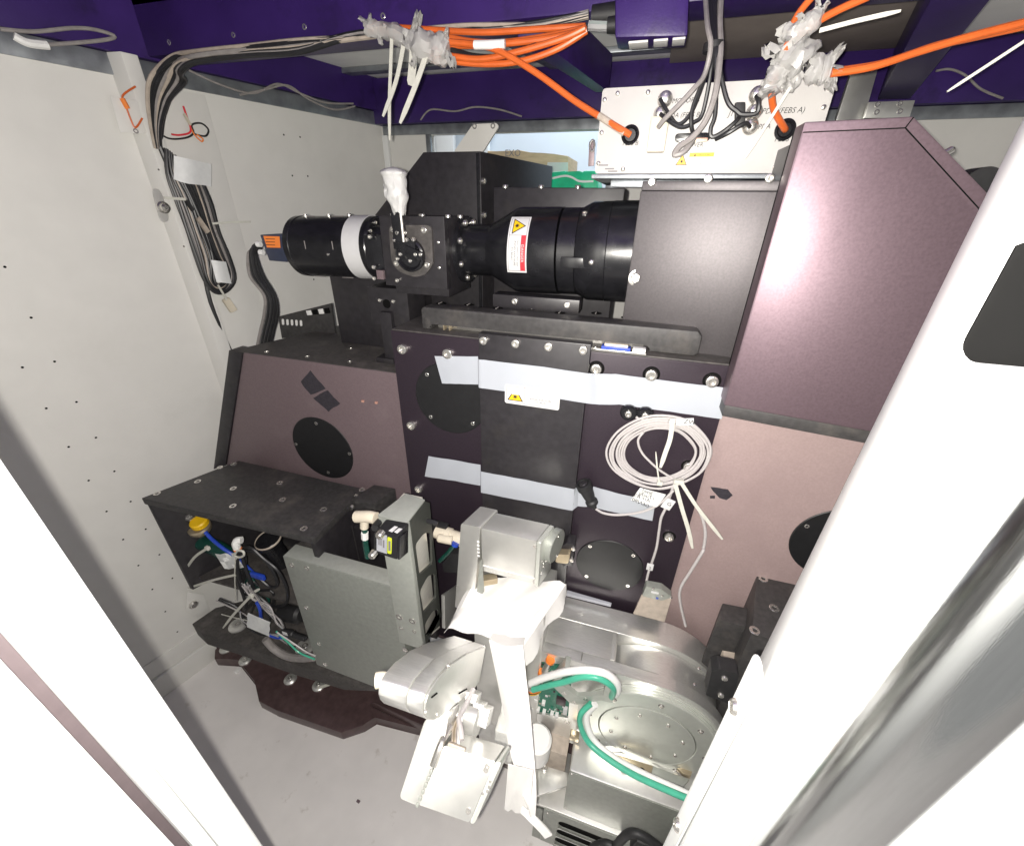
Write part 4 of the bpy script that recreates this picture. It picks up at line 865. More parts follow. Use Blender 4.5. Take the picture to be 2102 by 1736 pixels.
obj('elbow_fitting', tube([I4((480,430),.64),I4((465,385),.64),I4((480,355),.645),I4((520,350),.65)], .011, 10), 'white', bh)
obj('orange_collar', lathe(I4((478,425),.64), V((.1,0,-1)), [(0,.0115),(.005,.0115)], 14), 'olabel', bh)
wt = thing('clear_wire_bunch', 'tangled clear and grey sensor wires with white tags below the black hoses', 'wire', I4((700,1100),.62))
rg = random.Random(21)
for i in range(16):
    a = rg.uniform(-25,25); b = rg.uniform(-40,40); e = rg.uniform(-30,30)
    c = [(300+a,910+b*.4),(470+a,990+b*.3),(560+b,1080+a),(700+b,1200+e),(860+e,1245+a*.4),(1000+b,1330)] if i < 6 else [(560+b,760+a),(640+e,880+a),(760+a,1000+b),(860+e,1100+a),(930+a*.4,1210+e*.5)]
    obj('wire', tube([I4(q,.62+rg.uniform(-.02,.03)) for q in c], .0022, 6), rg.choice(['clear','wire','grey','cable','clear']), wt)
obj('blue_wire', tube([I4(q,.61) for q in [(660,930),(690,1000),(705,1100),(760,1220),(860,1260),(960,1245)]], .005), 'blue', wt)
obj('dark_hose', tube([I4(q,.63) for q in [(740,1270),(820,1360),(940,1430),(1080,1450),(1200,1440)]], .013, 10), 'grey', wt)
obj('green_wire', tube([I4(q,.60) for q in [(840,1200),(960,1310),(1060,1400),(1200,1460)]], .003), 'green', wt)
obj('white_wire', tube([I4(q,.595) for q in [(850,1210),(1000,1310),(1120,1390),(1210,1430)]], .0025), 'wire', wt)
obj('paper_tag', quad_sheet([[I4((570+i*52-j*2+(0 if j%2 else 8),1030+i*22+j*33),.60+.006*math.sin(i*2+j)) for i in range(5)] for j in range(5)], .0008, NF), 'paper', wt)
obj('crumpled_tag', quad_sheet([[I4((270+i*45+j*22,480-i*3+j*34+(i%2)*9),.645+.010*math.sin(i*2.4+j*1.7)) for i in range(5)] for j in range(5)], .0008, NF), 'paper', wt)
obj('plug', lathe(I4((970,1222),.60), X1, [(-.03,.009),(-.012,.010),(-.010,.012),(.010,.012),(.014,.009),(.06,.008)], 16), 'rubber', wt)
obj('plug_label', obox(I4((922,1222),.585), X1, Z1, NF, .018, .014, .001, 0), 'label', wt)
for i, (c, y) in enumerate([([(200,425),(90,500),(20,590),(-10,640)],.64),([(460,675),(300,710),(150,755),(20,800)],.63),([(610,865),(520,960),(430,1060),(345,1170)],.60),([(640,830),(685,805)],.60),([(460,500),(455,700),(465,920)],.625),([(330,1042),(480,1080),(620,1110)],.61)]):
    tag(obj('zip_tie', strap([I4(q,y) for q in c], .008 if i < 4 else .003, .0018, NF, taper=.5), 'tie'), ['curved zip tie tail pointing down left from the green cylinder','straight zip tie tail crossing the left plate of the black box','zip tie tail pointing at the bolted slab below the wires','short zip tie stub above the wire tangle','thin nylon strap hanging straight down from the hose bunch','thin nylon strap lying across the wire tangle'][i], 'zip tie', 'zip ties around the black box')
obj('tie_head', obox(I4((200,425),.635), X1, Z1, NF, .014, .012, .010, .002), 'tie', wt); obj('tie_head', obox(I4((610,870),.595), X1, Z1, NF, .012, .014, .010, .002), 'tie', wt)
tag(obj('black_actuator', lathe(I4((960,1030),.66), V((1,0,.25)), [(-.03,.026),(0,.028),(.05,.028),(.06,.02)], 20), 'rubber'), 'black round actuator half hidden behind the grey casting', 'actuator')
# floor level slabs
s1 = thing('grey_base_slab', 'thick dusty black base slab with chamfered corner under the wires', 'base plate', (-1.0,.75,-1.55))
obj('slab', prism([AZ(c,-1.46) for c in [(394,1280),(442,1247),(640,1196),(860,1200),(900,1400),(700,1392),(600,1362),(476,1318),(414,1299)]], (0,0,-.07), .003), 'dusty', s1)
for c in [(740,1258),(1130,1385)]:
    pz_ = AZ(q1(*c),-1.46); d_ = obj('washer', lathe(pz_, Z1, [(0,.034),(.004,.034),(.008,.026),(.009,.014),(.009,0)], 24, cap=False), 'alu', s1); screw(d_, pz_+V((0,0,.008)), Z1, .011, 'flat')
s2 = thing('brown_floor_plate', 'dark brown steel floor plate with notched edge under the machine', 'base plate', (-.7,.7,-1.75))
M['base'] = mat('brown_plate', (.085,.054,.054), .34, .15, var=.2, vs=40, bump=.12, bs=500, stain=(.085,.065,.06,.55,.8), stain_s=10)
obj('plate', prism([AZ(c,-1.70) for c in [(443,1308),(440,1351),(489,1352),(524,1396),(531,1438),(566,1456),(700,1503),(745,1488),(770,1470),(880,1500),(1000,1545),(1100,1590),(1250,1560),(1250,1350),(700,1300)]], (0,0,-.048), .003), 'base', s2)
for i, c in enumerate([(667,1395),(780,1462),(1043,1573),(1208,1610)]):
    pz_ = AZ(q1(*c),-1.70); d_ = obj('levelling_foot', lathe(pz_, Z1, [(0,.024),(.005,.024),(.009,.018),(.012,.012),(.012,0)], 20, cap=False), 'alu', s2); screw(d_, pz_+V((0,0,.012)), Z1, .008, 'flat')
obj('raised_strip', prism([AZ(c,-1.66) for c in [(760,1440),(880,1430),(1080,1500),(1080,1570),(960,1530)]], (0,0,-.038), .003), 'base', s2)
tag(obj('zip_tie', strap([AZ(q1(*c),-1.62) for c in [(1200,1625),(1290,1595),(1385,1562)]], .010, .002, Z1, taper=.4), 'tie'), 'white zip tie lying on the brown floor plate', 'zip tie')
tag(obj('plastic_scrap', obox(AZ(q1(738,1518),-1.745), X1, Y1, Z1, .020, .024, .008, .002), 'white'), 'small white plastic scrap lying on the floor', 'scrap')
rs = random.Random(5)
for i, (c, l) in enumerate([((962,1640),'brown crumb of dirt on the floor below the silver motor'),((735,1644),'dark crumb of dirt on the open floor left of the lower motor')]):
    tag(obj('dirt_crumb', blob(obox(AZ(c,-1.747), X1, Y1, Z1, .012, .008, .006, .002), .002, 90, i), 'rose'), l, 'crumb')
# ================================================================== grey casting and ladder bracket
ZG = -.88
gc = thing('grey_casting', 'grey green open topped metal casting in front of the black box', 'machine casting', (-.65,.65,-1.5))
g0, g1 = AZ((580,1141),ZG), AZ((692,1068),ZG)
gx1 = -.492
lb_ = AY((650,1364),g0.y); rb_ = AY((826,1430),g0.y)
obj('front_wall', prism([(g0.x,g0.y,ZG),(gx1,g0.y,ZG),(gx1,g0.y,rb_.z-.004),(rb_.x-.03,g0.y,rb_.z-.002),(lb_.x,g0.y,lb_.z)], (0,.05,0), .003), 'greymet', gc)
obj('top_rim', prism([V((g0.x+.003,g0.y+.003,ZG)),V((gx1-.002,g0.y+.003,ZG)),V((gx1-.002,g0.y+.047,ZG)),V((g0.x+.003,g0.y+.047,ZG))], (0,0,.0016), .0005), 'castl', gc)
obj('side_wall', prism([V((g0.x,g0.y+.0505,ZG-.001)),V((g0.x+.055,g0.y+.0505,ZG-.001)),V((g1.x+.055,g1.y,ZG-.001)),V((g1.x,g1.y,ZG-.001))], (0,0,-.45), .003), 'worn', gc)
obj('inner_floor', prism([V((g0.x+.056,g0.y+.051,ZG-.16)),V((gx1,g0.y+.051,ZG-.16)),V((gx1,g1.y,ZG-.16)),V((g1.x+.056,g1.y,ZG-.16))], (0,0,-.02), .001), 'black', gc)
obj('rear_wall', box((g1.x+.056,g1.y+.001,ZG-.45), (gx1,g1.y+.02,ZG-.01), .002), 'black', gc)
for c in [(1050,907),(1138,924),(1135,1155),(1208,1365),(1245,1485)]: screw(gc, AY(q1(*c),g0.y), NF, .0085, 'flat')
screw(gc, AZ(q1(1140,855),ZG), Z1, .008, 'flat')
lf = thing('ladder_bracket', 'grey upright bracket with three lightening pockets beside the silver motor', 'bracket', (-.45,.6,-1.4))
YQ = .592
fp = [AY(q2(*c),YQ) for c in [(165,602),(358,652),(452,1420),(322,1520)]]
xb = (fp[1].x+fp[2].x)/2
zT = fp[1].z; zBt = AY(q2(455,1430),YQ).z
obj('front_face', prism([V((fp[0].x,YQ,fp[0].z+.005)),V((xb,YQ,zT)),V((xb,YQ,zBt-.03)),V((fp[3].x,YQ,zBt-.03))], (0,.016,0), .002), 'castl', lf)
e1 = AX(q2(535,650), xb); e2 = AX(q2(580,1330), xb)
yb = (e1.y+e2.y)/2
def yz(c): p = AX(q2(*c), xb); return (p.y, p.z)
def round2(pts, r=.012):
    return [(p.y, p.z) for p in rpoly([V((0,a,b)) for a, b in pts], r)]
po_ = [round2([yz(c) for c in L]) for L in ([(412,775),(470,700),(520,695),(527,900),(440,980)],[(442,1085),(495,985),(545,968),(552,1130),(468,1232)],[(475,1305),(530,1215),(570,1208),(577,1315),(482,1395)])]
outl = [(YQ+.0165,zT),(yb-.02,zT+.0),(yb,zT-.02),(yb,zBt-.03),(YQ+.0165,zBt-.03)]
obj('side_frame', plate2d(outl, po_, (xb,0,0), Y1, Z1, (-.006,0,0)), 'framed', lf)
obj('pocket_back', box((fp[0].x+.002,YQ+.0165,zBt-.03), (xb-.016,yb-.003,zT-.004), .001), 'pocket', lf)
for k in range(4):
    zz = [po_[0], po_[0], po_[1], po_[2]]
for k, L in enumerate(([(440,985),(527,905)],[(468,1237),(552,1135)],[(482,1400),(577,1320)])):
    a, b = AX(q2(*L[0]),xb-.006), AX(q2(*L[1]),xb-.006)
    obj('pocket_floor', prism([a,b,b+V((0,0,-.006)),a+V((0,0,-.006))], (-.009,0,0), .001), 'pocket', lf)
obj('top_cap', prism([V((fp[0].x,YQ,fp[0].z+.0055)),V((xb,YQ,zT+.0005)),V((xb,yb-.02,zT+.0005)),V((fp[0].x+.02,yb-.02,fp[0].z+.0055))], (0,0,.005), .001), 'castl', lf)
for c, r in [((305,1258),.010),((392,1285),.010),((318,1330),.006),((405,1355),.006),((343,1477),.009)]: screw(lf, AY(q2(*c),YQ), NF, r, 'flat')
rp = tag(obj('small_bracket', prism([AX(q2(*c), xb+.012) for c in [(585,1110),(690,1040),(690,1290),(590,1330)]], (.01,0,0), .001), 'alu'), 'small silver plate behind the ladder bracket', 'bracket')
# laser displacement sensor on the bracket
ls = thing('laser_sensor', 'small black laser sensor with grey and lime labels on the ladder bracket', 'sensor', AY(f7(600,1400),.55))
YZ_ = .545
def T(c, Y=YZ_): return AY(f7(*c), Y)
obj('sensor_body', prism(rpoly([T((270,775)),T((960,905)),T((955,1555)),T((270,1330))],.004), (0,.045,0), .0025), 'rubber', ls)
obj('spec_label', prism([T(c,YZ_-.0006) for c in [(348,838),(648,850),(648,1390),(350,1290)]], (0,.0006,0), 0), 'foamtape', ls)
obj('laser_label', prism(rpoly([T(c,YZ_-.0006) for c in [(665,890),(790,935),(780,1395),(662,1372)]],.003), (0,.0006,0), 0), 'lime', ls)
for i in range(4): obj('label_print', prism([T(c,YZ_-.0009) for c in [(395+i*30,905+i*4),(412+i*30,908+i*4),(412+i*30,1120+i*12),(395+i*30,1118+i*12)]], (0,.0003,0), 0), 'gink', ls)
obj('label_print', prism([T(c,YZ_-.0009) for c in [(530,985),(575,990),(575,1215),(530,1205)]], (0,.0003,0), 0), 'gink', ls)
obj('label_print', prism([T(c,YZ_-.0009) for c in [(690,1010),(755,1020),(755,1300),(690,1290)]], (0,.0003,0), 0), 'gink', ls)
ztp = (T((270,775)).z+T((960,905)).z)/2
for L in ([(695,718),(875,580),(970,605),(800,760)],[(855,748),(1000,640),(1105,660),(950,795)]):
    obj('white_label', prism([AZ(f7(*c), T((600,840)).z+.004) for c in L], (0,0,.0006), 0), 'label', ls)
obj('end_cap', prism([AX(f7(*c), T((960,905)).x+.001) for c in [(975,905),(1225,700),(1220,1330),(965,1550)]], (.004,0,0), .001), 'gloss', ls)
for c in [(510,760),(290,1340)]: obj('thumb_screw', lathe(T(c,YZ_-.002), NF, [(0,.008),(.004,.0085),(.012,.0085),(.015,.006)], 16), 'steel', ls)
obj('cable_gland', tube([T((440,440),YZ_+.05),T((330,560),YZ_+.03),T((300,640),YZ_+.02)], .008), 'rubber', ls)
fi = thing('air_fitting', 'cream plastic tee fitting beside the black box end lug', 'fitting', AY(q2(70,650),.62))
obj('tee_body', tube([AY(q2(*c),.60) for c in [(20,590),(100,590),(150,600)]], .014, 12), 'cream', fi)
obj('tee_stem', tube([AY(q2(*c),.60) for c in [(75,590),(72,660)]], .010, 12), 'cream', fi)
obj('hose', tube([AY(q2(*c),.605) for c in [(75,660),(80,760),(95,860)]], .007), 'dgreen', fi)
obj('marker', tube([AY(q2(*c),.603) for c in [(75,695),(77,735)]], .0085), 'white', fi)
obj('lever', obox(AY(q2(150,620),.60), V((1,0,-.4)), Y1, Z1, .03, .012, .010, .002), 'rubber', fi)
obj('air_line', tube([AY(q2(*c),.68) for c in [(150,570),(260,585),(380,595),(520,625),(560,640)]], .0055), 'cable', fi)
f2_ = thing('air_fitting', 'cream tee fitting with a blue collar behind the silver motor', 'fitting', AY(q2(630,700),.76))
obj('barrel', lathe(AY(q2(550,690),.76), V((1,-.05,-.04)), [(0,.017),(.03,.018),(.032,.022),(.045,.022),(.047,.019),(.12,.019)], 20), 'cream', f2_)
obj('branch', lathe(AY(q2(640,745),.74), V((-1,0,-.05)), [(-.01,.012),(.03,.012),(.034,.009)], 16), 'cream', f2_)
obj('blue_collar', lathe(AY(q2(682,765),.735), V((-.3,-.3,-1)), [(0,.010),(.008,.010)], 14), 'blue', f2_)
obj('hose', tube([AY(q2(*c),.735) for c in [(680,768),(630,830),(575,885)]], .006), 'dgreen', f2_)
obj('gauge', obox(AY(q2(575,655),.77), X1, Z1, NF, .05, .022, .02, .003), 'rubber', f2_)
tag(obj('sensor_block', prism([AY(q2(*c),.74) for c in [(590,905),(640,840),(720,840),(720,970),(600,960)]], (0,.03,0), .002), 'rubber'), 'black sensor block half hidden behind the silver motor', 'sensor')
tag(obj('gilt_block', prism(rpoly([AY(q2(*c),.77) for c in [(1355,840),(1445,845),(1430,905),(1345,895)]],.006), (0,.03,0), .003), 'brass'), 'gilt coloured block right of the silver motor', 'block')
kk = thing('black_pivot_block', 'black block with two steel screws right of the silver motor', 'block', AY(q2(1430,800),.80))
obj('block', prism([AY(q2(*c),.79) for c in [(1385,790),(1420,765),(1475,775),(1460,920),(1390,915)]], (0,.035,0), .002), 'black', kk)
for c in [(1465,800),(1455,875)]: screw(kk, AY(q2(*c),.789), NF, .006)
# ================================================================== silver wafer robot: upper motor
mt = thing('silver_motor', 'silver box motor with a round end cap standing on the white wrap', 'motor', (-.22,.70,-.86))
ZM = -.65
m_ = [AZ(q2(*c),ZM) for c in [(720,648),(855,668),(1245,742),(980,570),(850,532)]]
ym = (m_[0].y+m_[2].y)/2; yk2 = m_[3].y
pl = [AY(q2(*c),ym) for c in [(718,655),(850,668),(800,1205),(676,1196)]]
xe = m_[2].x; zbm = AY(q2(1232,1052),ym).z
ev_m = AZ(q2(1330,640),ZM)-V((xe,ym,ZM)); ev_m.z = 0; en = V((ev_m.y,-ev_m.x,0)).normalized()
obj('arm_plate', prism(rpoly([V((pl[0].x,ym,ZM)),V((m_[1].x-.004,ym,ZM)),V((pl[2].x,ym,pl[2].z)),V((pl[3].x,ym,pl[3].z))],.006), ev_m*1.12, .003), 'alu', mt)
xa_ = m_[1].x-.0035
obj('motor_case', prism([V((xa_,ym+.001,zbm)),V((xe-.0065,ym+.001,zbm)),V((xe-.0065,ym+.001,ZM-.002)),V((xa_,ym+.001,ZM-.002))], ev_m*.98, .004), 'alu', mt)
obj('end_plate', prism(rpoly([V((xe-.0055,ym-.001,zbm-.004)),V((xe-.0055,ym-.001,ZM-.001)),V((xe-.0055,ym-.001,ZM-.001))+ev_m*1.02,V((xe-.0055,ym-.001,zbm-.004))+ev_m*1.02],.006), en*.009, .0015), 'hubm', mt)
e0_ = V((xe-.0055,ym,(ZM+zbm)/2))+en*.0092
obj('end_cap', lathe(e0_+ev_m*.86+V((0,0,.020)), en, [(0,.040),(.014,.041),(.016,.039)], 40), 'greymet', mt)
for a in (.05,-.012): screw(mt, e0_+ev_m*.86+en*.0162+V((0,0,a)), en, .0032, 'flat')
for s, z in [(.22,-.02),(.30,-.032),(.42,-.02),(.34,-.044),(.50,-.036),(.52,.012),(.20,-.058)]: screw(mt, e0_+ev_m*s+V((0,0,z+.02)), en, .0034, 'flat')
for i in range(5): obj('emboss', obox(V((m_[1].x-.010,ym-.0006,ZM-.045-.011*i)), X1, Z1, NF, .006, .005, .0016, .0006), 'white', mt)
for c in [(1208,790),(1203,1010),(1203,1030)]: screw(mt, AY(q2(*c),ym), NF, .0042, 'flat')
obj('case_seam', box((m_[1].x,ym-.0005,zbm+.02), (xe-.007,ym+.002,zbm+.0215), 0), 'white', mt)
obj('cable_gland', obox(AY(q2(900,1010),ym+.03), V((1,.6,0)), V((-.6,1,0)), Z1, .045, .02, .02, .003), 'brass', mt)
wd = [AY(q2(*c),ym-.0006) for c in [(845,880),(858,870),(872,1085),(812,1175)]]
obj('wedge_pocket', prism(wd, (0,-.0006,0), 0), 'greymet', mt)
# wrap sheet over the robot's trunk, with a long flap hanging down
ZR = -.86
wr = thing('white_wrap', 'white wrapping sheet draped over the silver robot with a long hanging flap', 'wrap', (-.2,.62,-1.3))
cs = [AZ(q2(*c),ZR) for c in [(600,1325),(1120,1440),(1415,1020),(790,985)]]
rows = []
for j in range(13):
    t = j/12; a = cs[0].lerp(cs[3],t); b = cs[1].lerp(cs[2],t); row = []
    for i in range(17):
        s = i/16; p = a.lerp(b,s)
        p.z += .006*math.sin(s*9+t*4)*t + .004*math.sin(s*17-t*7) - .02*max(0,(.10-s)/.10)**2 - .012*max(0,(s-.94)/.06)**2
        row.append(p)
    rows.append(row)
b = [cs[1].lerp(cs[2],j/12) for j in range(13)]
obj('top_sheet', quad_sheet(rows, .0015, Z1), 'sheet', wr)
obj('side_fold', quad_sheet([[b[j]+V((.002+.008*math.sin(j*.9)*k/4+.012*k/4,-.004*k/4,-.010-.055*k/4*(1-.5*j/12)-.004*math.sin(j*1.7)*k/4)) for j in range(13)] for k in range(5)], .0015, X1), 'sheet', wr)
fl0, fl1 = AZ(q4(905,372),ZR), AZ(q4(1128,402),ZR)
rows = []
edgesL = [(903,365),(950,600),(1000,850),(1030,1050),(1085,1260),(1130,1400),(1165,1500)]
edgesR = [(1128,402),(1150,600),(1180,850),(1200,1100),(1215,1300),(1219,1420),(1212,1530)]
for k, (l, r) in enumerate(zip(edgesL, edgesR)):
    Yk = fl0.y-.010-.034*k
    L_, R_ = AY(q4(*l),Yk), AY(q4(*r),Yk)
    rows.append([L_.lerp(R_,i/8)+V((0,-.007*math.sin(math.pi*i/8)+.0012*math.sin(i*1.1+k*1.3),0)) for i in range(9)])
rr = []
for k in range(len(rows)-1):
    for j in range(4): rr.append([rows[k][i].lerp(rows[k+1][i],j/4) for i in range(9)])
rr.append(rows[-1])
obj('hanging_flap', quad_sheet([[fl0.lerp(fl1,i/8)+V((0,.02,.0)) for i in range(9)]]+rr, .0012, NF), 'sheet', wr)
pc = lambda c, Y: AY(q4(*c), Y)
obj('wrap_sheet', quad_sheet([[pc((1030+i*24-j*4,1190+i*6+j*50+(12*math.sin(i*2.3) if j == 6 else 0)),.372-.003*j+.003*math.sin(i*1.1+j*.8)) for i in range(8)] for j in range(7)], .0012, NF), 'sheet', wr)
obj('wrap_tail', strap([pc((1118,1490),.335),pc((1190,1550),.33),pc((1260,1620),.33),pc((1300,1668),.33)], .016, .003, V((.4,-1,.2))), 'sheet', wr)
tk = thing('robot_trunk', 'silver robot body under the white wrapping sheet', 'robot', (-.2,.7,-1.45))
obj('trunk', box((-.252,fl0.y+.025,-1.45), (-.15,fl0.y+.10,ZR-.012), .004), 'alu', tk); obj('column', box((-.19,fl0.y+.1005,-1.45), (-.10,.80,ZR-.013), .004), 'alu', tk)
fo = thing('foam_block', 'rough white foam block taped under the robot beside the flap', 'foam', pc((990,1100),.50))
fbm = box(V((pc((940,970),.50).x,.50,pc((950,1150),.50).z)), V((pc((1060,970),.50).x,.58,pc((950,965),.50).z)), .006)
bmesh.ops.subdivide_edges(fbm, edges=[e for e in fbm.edges if e.calc_length() > .01], cuts=6, use_grid_fill=True)
obj('foam', blob(fbm, .004, 90, 2), 'foam', fo, 60)
obj('foam_roll', lathe(pc((1230,960),.53)+V((0,0,-.09)), Z1, [(-.02,.034),(.05,.036),(.056,.030)], 24), 'sheet', fo)
obj('plastic_film', quad_sheet([[pc((800+i*38,880+i*14+j*32+8*math.sin(i*1.6)),.515+.006*math.sin(i*2+j)) for i in range(7)] for j in range(4)], .0008, NF), 'bag', fo)
# ------------------------------------------------------------------ forearm with rounded end, and lower motor
XA = -.20
fa = thing('silver_forearm', 'silver rounded forearm link below the white wrap', 'robot arm', AX(q4(640,700),XA))
def QX(c, x=XA): return AX(q4(*c), x)
ol = [(875,395),(845,560),(830,640),(790,690),(640,810),(560,875),(520,893),(490,890),(468,868),(460,830),(465,780),(480,725),(510,670),(560,600),(640,520),(740,455)]
pts = [QX(c) for c in ol]
obj('outer_shell', prism([p+V((-.0265,0,0)) for p in pts], (-.044,0,0), .003), 'brush', fa)
obj('inner_shell', prism(pts, (-.026,0,0), .004), 'brush', fa)
cxy_ = sum(pts, V())/len(pts)
obj('side_cover', prism([p+(cxy_-p)*.02+V((.0005,0,0)) for p in pts], (.003,0,0), .001), 'alu', fa)
for L in ([(515,742),(555,710),(560,718),(520,750)],[(700,715),(755,683),(758,690),(703,722)]): obj('slot', prism([QX(c,XA+.0038) for c in L], (.0006,0,0), 0), 'hole', fa)
for c in [(630,533),(868,405),(800,690),(555,857),(480,840)]: screw(fa, QX(c,XA+.0035), X1, .0042, 'flat')
obj('end_peg', tube([QX((300,650),XA-.065),QX((200,628),XA-.085),QX((150,632),XA-.095)], .0115, 14), 'cream', fa)
PH = math.radians(52); dl = V((0,-math.sin(PH),-math.cos(PH))); nl = V((0,-math.cos(PH),math.sin(PH)))
PL = AX(q4(480,900),-.235)
lm = thing('silver_motor', 'silver box motor hanging low over the bare floor', 'motor', PL+dl*.15)
def LQ(c, off=0): return AN(q4(*c), PL+nl*off, nl)
obj('arm_plate', prism(rpoly([LQ(c) for c in [(478,890),(640,820),(610,1010),(440,1450),(420,1462),(305,1415)]],.006), -nl*.06, .003), 'alu', lm)
mq = [LQ(c,.004) for c in [(605,1065),(945,1170),(772,1578),(432,1458)]]
obj('motor_case', prism(rpoly(mq,.003), -nl*.085, .003), 'alu', lm)
xe2 = [LQ(c,.005) for c in [(948,1168),(985,1180),(805,1588),(774,1580)]]
obj('end_plate', prism(rpoly(xe2,.004), -nl*.088, .002), 'hubm', lm)
for i in range(6): obj('emboss', obox(LQ((515-i*18,1240+i*44),.0048), X1, dl, nl, .005, .006, .0016, .0006), 'greymet', lm)
for c in [(890,1205),(882,1228),(765,1502)]: screw(lm, LQ(c,.0045), nl, .0040, 'flat')
for c in [(910,1305),(905,1345),(893,1370),(905,1340),(860,1385)]: screw(lm, LQ(c,.0055), nl, .0022, 'flat')
obj('hub', lathe(LQ((700,850),-.11), X1, [(-.03,.036),(.01,.038),(.014,.030),(.04,.030),(.044,.024)], 28), 'alu', lm)
obj('wire_sleeve', tube([LQ((800,690),-.10),LQ((745,800),-.075),LQ((705,880),-.05),LQ((715,960),-.03),LQ((720,1030),-.02)], .0048), 'wire', lm)
for i, m in enumerate(['tan','brass','tan','grey','white']): obj('wire', tube([LQ((690+i*9,880),-.06),LQ((665+i*9,960),-.04),LQ((660+i*10,1030),-.02),LQ((655+i*11,1075),-.012)], .0022), m, lm)
obj('cable_guide', tube([LQ((640,930),-.02),LQ((580,1060),.002),LQ((530,1200),.004)], .006), 'steel', lm)
obj('terminal', obox(LQ((690,1072),-.004), X1, dl, nl, .030, .006, .010, .002), 'tan', lm)
for c in [(820,830),(780,760),(860,860)]: obj('link_rib', obox(LQ(c,-.11), X1, dl, nl, .03, .03, .04, .003), 'brush', lm)
# ------------------------------------------------------------------ main horizontal link with its hub
YR, ZL, RL = .645, -1.0, .19
hc = V((.184,YR,-1.19))
mk_ = thing('silver_main_link', 'large brushed aluminium robot link with a round bolted hub', 'robot arm', (.1,.72,-1.38))
ya = AZ(q5(852,497),ZL).y; yb2 = AZ(q5(920,322),ZL).y; xs = (AZ(q5(852,497),ZL).x+AZ(q5(920,322),ZL).x)/2
ybk = .828
def stad(r, x0=-.16): return [(x0,-1.19-r),(hc.x,-1.19-r)]+[(hc.x+r*math.cos(math.radians(a)),-1.19+r*math.sin(math.radians(a))) for a in range(-84,90,6)]+[(hc.x,-1.19+r),(x0,-1.19+r)]
def s5(c, Y=YR): p = AY(f5(*c), Y); return (p.x, p.z)
hole_ = [s5(c) for c in [(120,432),(985,545),(905,1410),(150,1310)]]
xh = max(a for a, b in hole_)+.012
obj('front_plate', plate2d(stad(RL,-.26), [hole_], (0,YR,0), X1, Z1, (0,.006,0)), 'brush', mk_, 20)
obj('front_body', prism([V((a,YR+.0065,b)) for a, b in stad(RL-.0005, xh)], (0,ya-YR-.0065,0), .002), 'brush', mk_, 20)
obj('front_rim', box((-.16,YR+.0065,ZL-.04), (xh-.0005,ya,ZL-.0005), .002), 'brush', mk_)
bm = B()
prism([V((a,yb2,b)) for a, b in stad(RL)], (0,ybk-yb2,0), .003, bm=bm); obj('rear_plate', bm, 'brush', mk_, 20)
obj('top_cover', box((-.16,ya+.0005,ZL-.03), (xs,yb2-.0005,ZL-.0008), .001), 'brush', mk_)
obj('drum', lathe((hc.x,ya+.0005,hc.z), Y1, [(0,.172),(.004,.176),(yb2-ya-.005,.176),(yb2-ya-.001,.172)], 72), 'brush', mk_)
obj('cover_edge', box((xs-.012,ya+.001,ZL-.0005), (xs-.002,yb2-.001,ZL+.0012), .0006), 'alu', mk_)
rg_ = obj('hub_ring', lathe(hc+V((0,-.0005,0)), NF, [(0,.176),(.004,.176),(.0045,.172),(.009,.172),(.0095,.168),(.014,.168),(.016,.165),(.016,.120),(.0145,.1185),(.004,.1183)], 96, cap=False), 'hubm', mk_)
obj('hub_cap', lathe(hc+V((0,-.001,0)), NF, [(0,.1165),(.0160,.1165),(.0168,.1155)], 80), 'hubm', mk_)
for i in range(8):
    a = math.radians(18+45*i); hole_at = hc+V((math.cos(a)*.088,-.0166,math.sin(a)*.088)); obj('counterbore', disc(hole_at, NF, .0072, .0007, 16), 'seal', mk_); screw(mk_, hole_at, NF, .0052, 'socket')
for i in range(8):
    a = math.radians(40+45*i); hole_at = hc+V((math.cos(a)*.145,-.0156,math.sin(a)*.145)); obj('counterbore', disc(hole_at, NF, .0072, .0012, 16), 'seal', mk_); screw(mk_, hole_at, NF, .0052, 'socket')
for c in [(350,480),(555,910)]: screw(mk_, AY(q5(*c),YR), NF, .008, 'flat')
for c in [(1435,552),(1405,660)]: screw(mk_, AZ(q5(*c),-1.02), Z1, .004, 'pan')
pcb = thing('circuit_board', 'green circuit board crowded with parts inside the silver link opening', 'circuit board', AY(f5(560,1300),YR+.02))
YPCB = YR+.008
obj('board', prism([AY(f5(*c),YPCB) for c in [(40,400),(1000,530),(920,1430),(40,1320)]], (0,.002,0), 0), 'pcb', pcb)
rg = random.Random(8)
bo, bu_, bv_ = AY(f5(220,760),YPCB), None, None
for i in range(60):
    u_, v_ = rg.random(), rg.random()
    c = (210+u_*690-v_*30, 450+u_*95+v_*880)
    sz = rg.uniform(.0018,.0048)
    obj('component', obox(AY(f5(*c),YPCB-.0015), X1, Z1, NF, sz*rg.uniform(.6,1.8), sz, rg.uniform(.002,.005), 0), rg.choice(['chip','label','steel','pcb','chip','greymet','tan','pcb','pcb']), pcb)
for c, w_, h_, m in [((790,1130),.026,.028,'chip'),((300,530),.018,.022,'chip'),((390,545),.022,.020,'pcb'),((310,660),.034,.028,'steel'),((860,1290),.012,.03,'label')]:
    obj('package', obox(AY(f5(*c),YPCB-.005), X1, Z1, NF, w_, h_, .009, .001), m, pcb)
for c in [(310,1240),(410,1270),(510,1310),(375,1100),(500,1160),(640,1340),(720,1365)]:
    obj('pin_header', obox(AY(f5(*c),YPCB-.006), X1, Z1, NF, .0095, .012, .012, .001), 'white', pcb)
cy_ = AY(f5(560,600),YPCB-.012)
obj('coax_barrel', tube([AY(f5(600,470),YPCB-.012),AY(f5(540,590),YPCB-.014),AY(f5(480,690),YPCB-.016)], .009, 14), 'steel', pcb)
